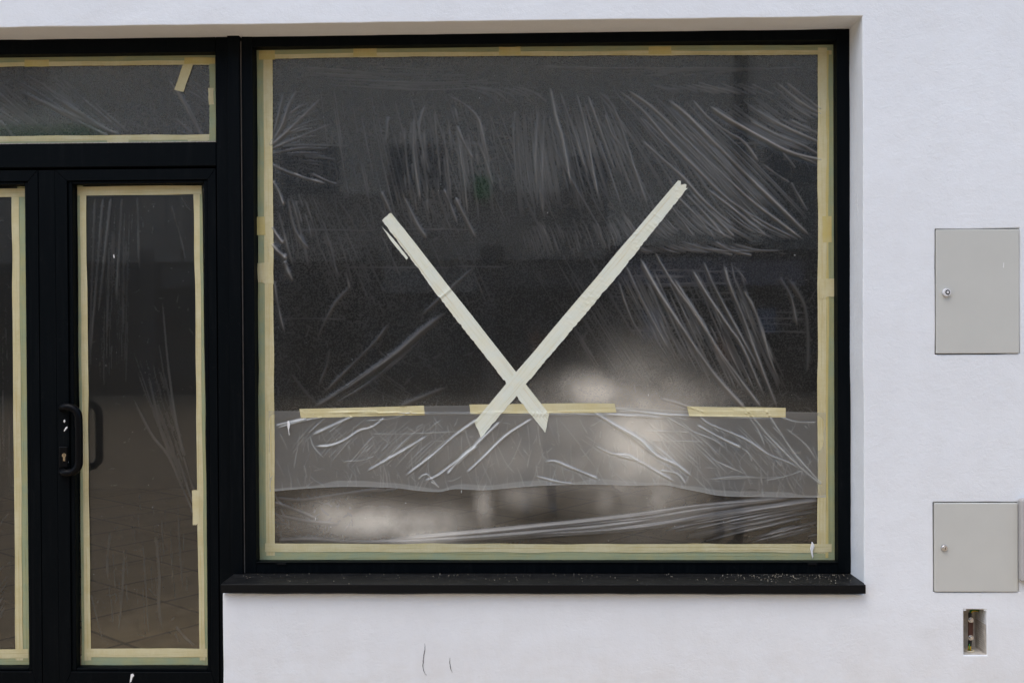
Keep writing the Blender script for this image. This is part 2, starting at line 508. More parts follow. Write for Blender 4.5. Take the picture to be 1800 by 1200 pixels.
def wall():
    holes = [(XL, XD, -1, TOP), (XD - 0.001, XR, ZS, TOP)] + [CAB1, CAB2, NICHE]
    def lines(lo, hi, keys, step):
        ks = sorted(set([lo, hi] + [k for k in keys if lo < k < hi]))
        ks = [k for i, k in enumerate(ks) if i == 0 or k - ks[i - 1] > 1e-4]
        out = []
        for a, b in zip(ks, ks[1:]):
            n = max(1, int(round((b - a) / step)))
            out += [a + (b - a) * i / n for i in range(n)]
        return out + [hi]
    keyx = [XL, XD, XR] + [v for h in holes[2:] for v in h[:2]]
    keyz = [TOP, ZS] + [v for h in holes[2:] for v in h[2:]]
    xs = lines(WX0, WX1, keyx, 0.035); zs = lines(-0.3, WZ1, keyz, 0.035)
    nx, nz = len(xs), len(zs)
    def solid(i, j):
        if i < 0 or j < 0 or i >= nx - 1 or j >= nz - 1: return None
        x = (xs[i] + xs[i + 1]) / 2; z = (zs[j] + zs[j + 1]) / 2
        return not any(h[0] < x < h[1] and h[2] < z < h[3] for h in holes)
    S = [[solid(i, j) for j in range(nz - 1)] for i in range(nx - 1)]
    big = lambda x, z: (XL - 0.01 < x < XR + 0.01 and z < TOP + 0.01)
    pts = []
    wob = smooth_noise((nz, nx), (26, 46), RNG); wob2 = smooth_noise((nz, nx), (60, 110), RNG)
    wy = smooth_noise((nz, nx), (9, 16), RNG) + 0.5 * smooth_noise((nz, nx), (26, 46), RNG)
    idx = {}
    faces = []
    def v(i, j, k):
        if (i, j, k) in idx: return idx[(i, j, k)]
        near = [S[a][b] for a in (i - 1, i) for b in (j - 1, j) if 0 <= a < nx - 1 and 0 <= b < nz - 1]
        edge = (True in near) and (False in near)
        x, z = xs[i], zs[j]
        dx = dz = 0
        if edge:
            amp = 0.0016
            dx = amp * (wob[j, i] + 0.7 * wob2[j, i]); dz = amp * (wob2[j, i] + 0.7 * wob[j, i])
        y = (0.0 if k == 0 else 0.32) + (0.0022 * wy[j, i] if k == 0 else 0)
        idx[(i, j, k)] = len(pts)
        pts.append((x + dx, y, z + dz))
        return idx[(i, j, k)]
    for i in range(nx - 1):
        for j in range(nz - 1):
            if not S[i][j]: continue
            faces.append((v(i, j, 0), v(i + 1, j, 0), v(i + 1, j + 1, 0), v(i, j + 1, 0)))
            faces.append((v(i, j, 1), v(i, j + 1, 1), v(i + 1, j + 1, 1), v(i + 1, j, 1)))
            for (a, b, p, q) in ((i - 1, j, (i, j + 1), (i, j)), (i + 1, j, (i + 1, j), (i + 1, j + 1)),
                                 (i, j - 1, (i, j), (i + 1, j)), (i, j + 1, (i + 1, j + 1), (i, j + 1))):
                nb = S[a][b] if 0 <= a < nx - 1 and 0 <= b < nz - 1 else None
                if nb: continue
                faces.append((v(*p, 0), v(*p, 1), v(*q, 1), v(*q, 0)))
    o = mesh('facade_wall', pts, faces, M['plaster'])
    bm = bmesh.new(); bm.from_mesh(o.data)
    bmesh.ops.recalc_face_normals(bm, faces=bm.faces[:])
    bm.to_mesh(o.data); bm.free()
    b = o.modifiers.new('edge', 'BEVEL'); b.width = 0.006; b.segments = 3; b.limit_method = 'ANGLE'; b.angle_limit = math.radians(50)
    o.data.polygons.foreach_set('use_smooth', [True] * len(o.data.polygons))
    w = o.modifiers.new('wn', 'WEIGHTED_NORMAL')
    return tag(o, 'white plastered shop facade around the dark window and door frames', 'wall')


WALL = wall()


def scratch(pts, r):
    P = spline(pts, 3.0)
    m = MB()
    n = len(P)
    q = [at(p[0] + random.uniform(-0.35, 0.35), p[1], -0.0012) for p in P]
    m.tube(q, [r * (0.25 + 0.75 * math.sin(math.pi * (i + 0.4) / n)) * random.uniform(0.6, 1.2) for i in range(n)], 6)
    return m.build('hairline_scratch', M['crack'], WALL)


scratch([(746.5, 1130), (747, 1140), (744.5, 1156), (743.5, 1172), (746, 1181), (750, 1186)], 0.0017)
scratch([(791, 1155), (790.5, 1163), (792.5, 1175), (795, 1181)], 0.0014)


# ------------------------------------------------------------------ frames
def bar(name, x0, x1, z0, z1, y0=YF, y1=YF + 0.09, parent=None, bev=0.0015, mat=None):
    return MB().box(x0, x1, y0, y1, z0, z1, bev).build(name, mat or M['frame'], parent)


def spot_glass(name, x0, x1, z0, z1, parent, spots=(), res=0.02):
    """pane with two faces; `spots` are soft cream patches on its outer face"""
    nx = max(2, int((x1 - x0) / res)) if spots else 2
    nz = max(2, int((z1 - z0) / res)) if spots else 2
    X = np.linspace(x0, x1, nx); Z = np.linspace(z0, z1, nz)
    gx, gz = np.meshgrid(X, Z)
    n = nx * nz
    v = np.concatenate([np.stack([gx.ravel(), np.full(n, YG), gz.ravel()], 1),
                        np.array([(x0, YG + 0.006, z0), (x1, YG + 0.006, z0), (x1, YG + 0.006, z1), (x0, YG + 0.006, z1)])])
    ids = np.arange(n).reshape(nz, nx)
    f = np.stack([ids[:-1, :-1].ravel(), ids[:-1, 1:].ravel(), ids[1:, 1:].ravel(), ids[1:, :-1].ravel()], 1).tolist()
    f.append([n + 3, n + 2, n + 1, n])
    o = mesh(name, v.tolist(), f, M['glass'], parent)
    d = np.zeros(n + 4, np.float32)
    for (px, py, rx, ry, s) in spots:
        p = at(px, py, YG); k = FPX / (DCAM + YG)
        q = ((gx - p.x) * k / rx) ** 2 + ((gz - p.z) * k / ry) ** 2
        d[:n] = np.maximum(d[:n], (min(.95, s * 2.7) * np.exp(-q ** 1.0)).ravel())
    a = o.data.attributes.new('dust', 'FLOAT', 'POINT')
    a.data.foreach_set('value', d)
    return o


# shop window
WIN = empty('shop_window', ((at(428, 600, YF).x + XR) / 2, YF, at(960, 1006, YF).z),
            'large dark framed shop window masked with plastic film and a tape cross', 'window')
wx0 = at(428, 560, YF).x; wx1 = XR
wz0 = at(960, 1007, YF).z
gx0 = at(453.5, 560, YG).x; gx1 = at(1465.5, 560, YG).x
gz0 = at(960, 983, YG).z; gz1 = at(960, 82.5, YG).z
bar('frame_stile', wx0, gx0, wz0, TOP, parent=WIN)
bar('frame_stile', gx1, wx1, wz0, TOP, parent=WIN)
bar('head_rail', gx0, gx1, gz1, TOP, YF + 0.001, parent=WIN)
bar('bottom_rail', gx0, gx1, wz0, gz0, YF + 0.001, parent=WIN)
bar('glazing_bead', gx0, gx1, gz0 - 0.003, gz0 + 0.002, YF - 0.003, YF + 0.012, parent=WIN, bev=0.001, mat=M['frame'])
for px in (495, 1428):
    a, b, c_, d_ = rect_at(px - 8, 988, px + 8, 992.5, YF)
    MB().box(a, b, YF - 0.004, YF + 0.004, c_, d_, 0.0015).build('drain_cap', M['gasket'], WIN)
SPOTS = [(1010, 745, 120, 70, .14), (1180, 720, 110, 60, .14), (1100, 820, 170, 40, .16), (1128, 770, 92, 108, .35), (1050, 690, 70, 36, .26), (1110, 700, 60, 40, .22), (680, 918, 130, 30, .30), (590, 905, 60, 30, .22), (740, 940, 70, 26, .26),
         (850, 888, 17, 44, .17), (915, 868, 44, 26, .11), (1065, 876, 22, 34, .15), (1152, 876, 26, 36, .17), (920, 800, 170, 60, .10), (720, 800, 160, 80, .05)]
pane = spot_glass('glass_pane', gx0 - 0.005, gx1 + 0.005, gz0 - 0.005, gz1 + 0.005, WIN, SPOTS)

# sill: sloped top, folded front lip
sl0 = at(388, 1027, -0.036).x; sl1 = at(1522, 1027, -0.036).x
sz = at(960, 1027, -0.036).z; sb = at(960, 1042.3, -0.036).z
back = wz0 - 0.002
m = MB()
prof = [(-0.036, sb), (-0.036, sz), (-0.002, sz + 0.006), (YF + 0.02, back), (YF + 0.02, back - 0.02), (-0.002, sz - 0.018), (-0.024, sz - 0.02), (-0.024, sb)]
def sweep(m, prof, x0, x1):
    a = [m.bm.verts.new((x0, p[0], p[1])) for p in prof]; b = [m.bm.verts.new((x1, p[0], p[1])) for p in prof]
    n = len(prof)
    m.bm.faces.new(a); m.bm.faces.new(b[::-1])
    for i in range(n):
        j = (i + 1) % n
        m.bm.faces.new((a[j], a[i], b[i], b[j]))
m.box(sl0, sl1, -0.036, -0.004, sb, sz, 0.0015)
lip = m
a = [(-0.0045, sz - 0.004), (-0.0045, sz - 0.0004), (YF + 0.02, back), (YF + 0.02, back - 0.012)]
sweep(m, a, XD + 0.001, XR - 0.001)
m.build('sill', M['sill'], WIN)

# post between window and door, proud of both frames
jx0 = at(381.5, 600, YF).x; jx1 = at(404.5, 600, YF).x
POST = empty('door_post', ((jx0 + jx1) / 2, YF, 0.0), 'dark metal post between the shop window and the glazed door', 'post')
bar('jamb', jx0 + 0.003, jx1, -0.12, TOP, YF + 0.002, parent=POST)
px1 = at(424.0, 600, YF - 0.016).x
bar('cover_profile', jx1 + 0.001, px1, -0.12, at(415, 62.5, YF - 0.016).z, YF - 0.016, YF + 0.03, parent=POST, bev=0.002)
bar('sealing_strip', px1 + 0.0012, wx0 - 0.0012, wz0, TOP - 0.02, YF - 0.004, YF + 0.03, parent=POST, mat=M['seal'])

# transom light over the doors
lx0 = XL + 0.06
tz0 = at(190, 251.5, YF).z; tz1 = at(190, 100, YG).z
TRS = empty('transom_window', ((lx0 + jx0) / 2, YF, tz0 - 0.1), 'low wide window above the glazed doors, masked with film', 'window')
tgx1 = at(379.5, 170, YF).x
bar('head_rail', XL, jx0 + 0.0015, tz1, TOP, YF + 0.001, parent=TRS)
bar('frame_stile', tgx1, jx0 + 0.0015, tz0, tz1, YF + 0.0005, parent=TRS)
bar('frame_stile', XL, lx0, -0.12, tz1, YF + 0.0005, parent=TRS)
tb = at(190, 293.5, YF).z
bar('transom_rail', lx0, jx0 + 0.0015, tb, tz0, YF, parent=TRS, bev=0.003)
bar('dusty_ledge', lx0, tgx1, tz0 + 0.0005, tz0 + 0.004, YF + 0.004, YF + 0.02, parent=TRS, bev=0.0008,
    mat=simple('pale_dust', (0.42, 0.37, 0.33), 0.9, 0.1, var=0.5, scale=120))
spot_glass('glass_pane', lx0 - 0.004, tgx1 + 0.004, tz0 - 0.004, tz1 + 0.004, TRS, [(40, 215, 190, 30, .03), (0, 130, 300, 80, .02)])


def leaf(name, ox0, ox1, ix0, ix1, oz0, oz1, iz0, iz1, label, handle_side):
    """glazed door leaf of mitred profiles; o = outside, i = edge of the glass"""
    r = empty(name, ((ox0 + ox1) / 2, YF, oz0), label, 'door')
    bw = 0.021
    jx_0, jx_1, jz0, jz1 = ix0 - bw, ix1 + bw, iz0 - bw * 0.7, iz1 + bw * 0.7
    g = 0.0007
    y0, y1 = YF, YF + 0.085
    MB().prism([(ox0, oz0 + g), (jx_0, jz0 + g), (jx_0, jz1 - g), (ox0, oz1 - g)], y0, y1, 0.0012).build('stile', M['frame'], r)
    MB().prism([(jx_1, jz0 + g), (ox1, oz0 + g), (ox1, oz1 - g), (jx_1, jz1 - g)], y0, y1, 0.0012).build('stile', M['frame'], r)
    MB().prism([(ox0 + g, oz1), (jx_0 + g, jz1), (jx_1 - g, jz1), (ox1 - g, oz1)], y0, y1, 0.0012).build('top_rail', M['frame'], r)
    MB().prism([(ox0 + g, oz0), (ox1 - g, oz0), (jx_1 - g, jz0), (jx_0 + g, jz0)], y0, y1, 0.0012).build('bottom_rail', M['frame'], r)
    # glazing beads, set a little back
    yb = YF + 0.009
    for (a, b, c, d) in ((jx_0 + 0.001, ix0, jz0, jz1), (ix1, jx_1 - 0.001, jz0, jz1), (ix0 + 0.0004, ix1 - 0.0004, jz0 + 0.001, iz0), (ix0 + 0.0004, ix1 - 0.0004, iz1, jz1 - 0.001)):
        MB().box(a, b, yb, YG - 0.002, c, d, 0.004, 2).build('glazing_bead', M['frame'], r)
    spot_glass('glass_pane', ix0 - 0.004, ix1 + 0.004, iz0 - 0.004, iz1 + 0.004, r, [(ix0, 0, 1, 1, 0.0)] if False else ())
    return r


dz1 = at(240, 297.5, YF).z; dz0 = -0.105
ax0 = at(70, 700, YF).x; ax1 = at(99.5, 700, YF).x
gX0 = at(139, 750, YG).x; gX1 = at(361.5, 750, YF + 0.01).x
gZ0 = at(250, 1167.5, YG).z; gZ1 = at(250, 325.5, YG).z
DOOR = leaf('shop_door', ax1 + 0.001, jx0 - 0.001, gX0, gX1, dz0, dz1, gZ0, gZ1,
            'glazed door leaf carrying the black pull handle, beside the post', 1)
hX1 = at(47, 750, YF + 0.01).x
DOOR2 = leaf('shop_door', lx0 + 0.004, ax0 - 0.001, lx0 + 0.004 + (jx0 - gX1), hX1, dz0, dz1, gZ0, gZ1,
             'glazed door leaf cut off by the left edge of the photo', 0)
bar('meeting_strip', ax0, ax1, dz0, dz1, YF + 0.003, YF + 0.06, parent=DOOR, bev=0.002)

# pull handle: a bent bar on two feet
def hp(px, py, y): return at(px, py, y)
yh = YF - 0.046
path = []
ctrl = [(112, 716, YF), (112, 716, YF - 0.03), (113.5, 716, yh)]
path = [hp(112, 717, YF), hp(112, 717, YF - 0.035)]
def arc(cx, cz, r, a0, a1, n=9):
    return [(cx + r * math.cos(a0 + (a1 - a0) * i / n), cz + r * math.sin(a0 + (a1 - a0) * i / n)) for i in range(n + 1)]
R_ = 19
pts2 = [(113, 715)] + arc(138 - R_, 715 + R_, R_, -math.pi / 2, 0) + [(138.5, 745), (138.8, 772), (139, 800)] + arc(139 - R_, 831 - R_, R_, 0, math.pi / 2) + [(113, 831)]
m = MB()
mid = [hp(x, y, yh) for x, y in pts2]
full = [hp(110, 717, YF + 0.004), hp(110, 717, YF - 0.03), hp(110.8, 716, yh + 0.012)] + mid + [hp(110.8, 830, yh + 0.012), hp(110, 829, YF - 0.03), hp(110, 829, YF + 0.004)]
m.tube(full, 0.0175, 18)
m.build('pull_handle', M['black'], DOOR)
e = rect_at(104, 784, 120, 822, YF)
MB().box(e[0], e[1], YF - 0.006, YF + 0.001, e[2], e[3], 0.005, 2).build('lock_plate', M['black'], DOOR)
m = MB()
c = at(112.3, 800, YF - 0.0085)
m.cyl(c, (0, 1, 0), 0.0095, 0.0095, 0.006, 20)
m.box(c.x - 0.0055, c.x + 0.0055, c.y + 0.0003, c.y + 0.006, c.z - 0.027, c.z - 0.005, 0.002)
m.build('lock_cylinder', M['brass'], DOOR)
c = at(112.5, 799, YF - 0.0092)
MB().box(c.x - 0.001, c.x + 0.001, c.y - 0.0002, c.y + 0.002, c.z - 0.006, c.z + 0.006).build('keyway', M['black'], DOOR)


def blob(name, pts, Y, parent, mat, th=0.0012):
    """a small dried drop with an outline given in photo pixels"""
    P = [at(x, y, Y) for x, y in pts]
    cx = sum(p.x for p in P) / len(P); cz = sum(p.z for p in P) / len(P)
    v = [(p.x, Y, p.z) for p in P] + [(cx + (p.x - cx) * .6, Y - th, cz + (p.z - cz) * .6) for p in P] + [(cx, Y - th * 1.2, cz)]
    n = len(P)
    f = [(i, (i + 1) % n, n + (i + 1) % n, n + i) for i in range(n)] + [(n + i, n + (i + 1) % n, 2 * n) for i in range(n)]
    return mesh(name, v, f, mat, parent, True)


for pts in ([(112, 738), (114, 737), (115, 740), (113.5, 743), (111.5, 741)], [(115, 751), (118, 749), (119, 751), (116.5, 754), (113, 758), (112, 757)],
            [(119, 810), (120.3, 811), (120, 815), (118.8, 814)], [(230, 1184), (234, 1183), (236, 1187), (233, 1190), (231, 1197), (228, 1199), (229, 1191)],
            [(199, 448), (200.5, 447), (201.5, 453), (200, 454)]):
    blob('paint_fleck', pts, YF - 0.0002, DOOR, M['white_paint'], 0.0006)


# ------------------------------------------------------------------ plastic film
class Field:
    """height (towards the street) and fold milkiness with painted glints of a sheet, on a raster of the window plane"""
    def __init__(s, x0, x1, z0, z1, step):
        s.x0, s.z0, s.st = x0, z0, step
        s.nx = int((x1 - x0) / step) + 2; s.nz = int((z1 - z0) / step) + 2
        s.wm = 1.0
        s.h = np.zeros((s.nz, s.nx)); s.c = np.zeros((s.nz, s.nx))
        s.X = x0 + np.arange(s.nx) * step; s.Z = z0 + np.arange(s.nz) * step

    def stroke(s, pts, w=3.0, A=1.0, c=1.0, fade=(0.18, 0.18), side=0.0):
        """pts, w in photo pixels; A height in mm; c fold milkiness and painted glint; side > 0 adds a trough along one flank"""
        k = (DCAM + YG) / FPX
        P = spline(pts, 9.0)
        Q = np.array([(lambda p: (p.x, p.z))(at(a, b, YG)) for a, b in P])
        w = max(w * s.wm * (.62 if w < 2.3 else .80), 0.9) * k
        rad = 3.0 * w
        i0 = max(0, int((Q[:, 0].min() - rad - s.x0) / s.st)); i1 = min(s.nx, int((Q[:, 0].max() + rad - s.x0) / s.st) + 2)
        j0 = max(0, int((Q[:, 1].min() - rad - s.z0) / s.st)); j1 = min(s.nz, int((Q[:, 1].max() + rad - s.z0) / s.st) + 2)
        if i1 - i0 < 2 or j1 - j0 < 2: return
        D = np.full((j1 - j0, i1 - i0), 9.0); T = np.zeros_like(D); SG = np.zeros_like(D)
        L = np.concatenate([[0], np.cumsum(np.hypot(*(np.diff(Q, axis=0).T)))])
        for n in range(len(Q) - 1):
            a, b = Q[n], Q[n + 1]
            u0 = max(i0, int((min(a[0], b[0]) - rad - s.x0) / s.st)); u1 = min(i1, int((max(a[0], b[0]) + rad - s.x0) / s.st) + 2)
            v0 = max(j0, int((min(a[1], b[1]) - rad - s.z0) / s.st)); v1 = min(j1, int((max(a[1], b[1]) + rad - s.z0) / s.st) + 2)
            if u1 <= u0 or v1 <= v0: continue
            gx = s.X[None, u0:u1] - a[0]; gz = s.Z[v0:v1, None] - a[1]
            d = b - a; ll = max(d @ d, 1e-12)
            t = np.clip((gx * d[0] + gz * d[1]) / ll, 0, 1)
            ex = gx - t * d[0]; ez = gz - t * d[1]
            dist = np.sqrt(ex * ex + ez * ez)
            sl = np.s_[v0 - j0:v1 - j0, u0 - i0:u1 - i0]
            m = dist < D[sl]
            D[sl] = np.where(m, dist, D[sl])
            T[sl] = np.where(m, (L[n] + t * math.sqrt(ll)) / L[-1], T[sl])
            SG[sl] = np.where(m, np.sign(gx * d[1] - gz * d[0]), SG[sl])
        f0, f1 = fade[0] * .6, fade[1] * .6
        amp = np.ones_like(T)
        if f0 > 0: x = np.clip(T / f0, 0, 1); amp *= x * x * (3 - 2 * x)
        if f1 > 0: x = np.clip((1 - T) / f1, 0, 1); amp *= x * x * (3 - 2 * x)
        ph = RNG.uniform(0, 6.28); fr = RNG.uniform(.4, 1.8)
        amp = amp * (0.78 + 0.22 * np.sin(ph + fr * 6.28 * T))
        wl = w * (0.45 + 0.55 * amp)
        prof = np.exp(-(D / wl) ** 2)
        A = A * 1.9
        s.h[j0:j1, i0:i1] += A * 0.001 * amp * prof
        if side: s.h[j0:j1, i0:i1] -= A * 0.001 * side * amp * np.exp(-((D * SG - 1.6 * w) / (1.1 * w)) ** 2) * (D < 8)
        c = c * (1.35 if w > 0.0044 else 1.1)
        SD = np.where(D > 5, 9.0, D * np.where(SG < 0, -1.0, 1.0))                                             # a fold: one crisp flank, one that fades into the sheet, sky glint included
        cr = c * amp * np.maximum(np.exp(-(SD / (0.34 * wl + 0.0010)) ** 2), 0.22 * np.exp(-np.abs(SD) / (1.1 * wl)) * (SD > 0))
        s.c[j0:j1, i0:i1] = np.maximum(s.c[j0:j1, i0:i1], cr)

    def family(s, c0, c1, n, w=(0.8, 1.8), A=(0.4, 1.2), c=(0.2, 1.2), cut=(0.0, 0.5), jit=0.02, fade=(0.3, 0.3), minlen=0.2, bias=1.0):
        a = np.array(c0, float); b = np.array(c1, float)
        for k in range(n):
            t = RNG.uniform(0, 1) ** bias
            P = a + (b - a) * t
            F = spline(P, 6.0)
            F = F + np.cumsum(RNG.normal(0, jit, F.shape), axis=0) * 6
            u0 = RNG.uniform(0, cut[1]); u1 = 1 - RNG.uniform(0, cut[1])
            if u1 - u0 < minlen:
                u0 = RNG.uniform(0, 1 - minlen); u1 = u0 + minlen
            i0 = int(u0 * (len(F) - 1)); i1 = max(i0 + 3, int(u1 * (len(F) - 1)))
            F = F[i0:i1 + 1]
            if len(F) < 3: continue
            q = RNG.uniform() ** 1.6
            s.stroke(F[::2] if len(F) > 6 else F, w[0] + (w[1] - w[0]) * q, A[0] + (A[1] - A[0]) * q, c[0] + (c[1] - c[0]) * q, fade)

    def crinkle(s, x0, y0, x1, y1, n, length=(8, 40), w=(0.6, 1.2), A=(0.3, 0.9), c=(0.2, 1.2), ang=(0, math.pi), bend=0.6):
        for k in range(n):
            x = RNG.uniform(x0, x1); y = RNG.uniform(y0, y1)
            L = RNG.uniform(*length) * RNG.uniform(0.4, 1.0); a = RNG.uniform(*ang)
            pts = [(x, y)]
            for i in range(3):
                a += RNG.normal(0, bend * 0.5)
                x += math.cos(a) * L / 3; y += math.sin(a) * L / 3
                pts.append((x, y))
            s.stroke(pts, RNG.uniform(*w), RNG.uniform(*A), RNG.uniform(*c), (0.3, 0.3))

    def sample(s, arr, X, Z):
        fx = np.clip((X - s.x0) / s.st, 0, s.nx - 1.001); fz = np.clip((Z - s.z0) / s.st, 0, s.nz - 1.001)
        i = fx.astype(int); j = fz.astype(int); u = fx - i; v = fz - j
        return (arr[j, i] * (1 - u) + arr[j, i + 1] * u) * (1 - v) + (arr[j + 1, i] * (1 - u) + arr[j + 1, i + 1] * u) * v


def film(name, fld, top, bottom, left, right, step, Y, mat, label, base=1.0, edge=(1, 1, 1, 1), hem=None, cling=None, cmul=10.0):
    """sheet between four curves given in photo pixels; edge: 1 = stuck down under tape on that side (top, bottom, left, right)"""
    xa = at((left[0][0] + left[-1][0]) / 2, 600, Y).x; xb = at((right[0][0] + right[-1][0]) / 2, 600, Y).x
    za = at(900, top[0][1], Y).z; zb = at(900, bottom[0][1], Y).z
    nx = int((xb - xa) / step) + 1; nz = int((za - zb) / step) + 1
    U, V = np.meshgrid(np.linspace(0, 1, nx), np.linspace(0, 1, nz))     # V: 0 at the bottom
    def curve(pts, s_, horiz):
        p = np.array([(lambda q: (q.x, q.z))(at(a, b, Y)) for a, b in (spline(pts, 5.0) if len(pts) > 2 else pts)])
        return np.interp(s_, p[:, 0], p[:, 1]) if horiz else np.interp(-s_, -p[:, 1], p[:, 0])
    Xl0 = np.array([at(a, b, Y).x for a, b in left]); Xr0 = np.array([at(a, b, Y).x for a, b in right])
    # straight side edges, curved top and bottom edges
    X = (Xl0[-1] + (Xl0[0] - Xl0[-1]) * V) * (1 - U) + (Xr0[-1] + (Xr0[0] - Xr0[-1]) * V) * U
    Zt = curve(top, X, True); Zb = curve(bottom, X, True)
    Z = Zb + (Zt - Zb) * V
    H = fld.sample(fld.h, X, Z); C = fld.sample(fld.c, X, Z)
    W_, H_ = xb - xa, za - zb
    def ramp(d, r): x = np.clip(d / r, 0, 1); return x * x * (3 - 2 * x)
    E = np.ones_like(H)
    if edge[0]: E *= ramp((1 - V) * H_, 0.035)
    if edge[1]: E *= ramp(V * H_, 0.035)
    if edge[2]: E *= 0.15 + 0.85 * ramp(U * W_, 0.045)
    if edge[3]: E *= 0.15 + 0.85 * ramp((1 - U) * W_, 0.045)
    lay = base + C * cmul  # folded film, plus sky glints on creases put into the milkiness
    if hem is not None:
        lay = lay + hem(X, (Z - Zb), (Zt - Z))
    Yv = Y - 0.0005 - H * E
    n = nx * nz
    co = np.stack([X.ravel(), Yv.ravel(), Z.ravel()], 1).astype(np.float32)
    ids = np.arange(n).reshape(nz, nx)
    q = np.stack([ids[:-1, :-1], ids[:-1, 1:], ids[1:, 1:], ids[1:, :-1]], -1).reshape(-1, 4).astype(np.int32)
    me = bpy.data.meshes.new(name)
    me.vertices.add(n); me.vertices.foreach_set('co', co.ravel())
    me.loops.add(q.size); me.loops.foreach_set('vertex_index', q.ravel())
    me.polygons.add(len(q))
    me.polygons.foreach_set('loop_start', np.arange(0, q.size, 4, dtype=np.int32))
    me.polygons.foreach_set('loop_total', np.full(len(q), 4, np.int32))
    me.update(calc_edges=True)
    me.polygons.foreach_set('use_smooth', np.ones(len(q), bool))
    a = me.attributes.new('layers', 'FLOAT', 'POINT'); a.data.foreach_set('value', lay.ravel().astype(np.float32))
    cl = cling(X, Z) if cling is not None else np.ones_like(X)
    a = me.attributes.new('cling', 'FLOAT', 'POINT'); a.data.foreach_set('value', cl.ravel().astype(np.float32))
    o = link(name, me, mat)
    tag(o, label, 'plastic film', 'sheets of plastic film taped over the glass')
    return o


S_ = 0.0025
fx0, fx1 = gx0, gx1
F1 = Field(gx0 - 0.02, gx1 + 0.02, gz0 - 0.02, gz1 + 0.02, S_)
F1.h += 0.0012 * smooth_noise(F1.h.shape, (9, 10), RNG) + 0.0006 * smooth_noise(F1.h.shape, (30, 34), RNG)
B = F1.stroke
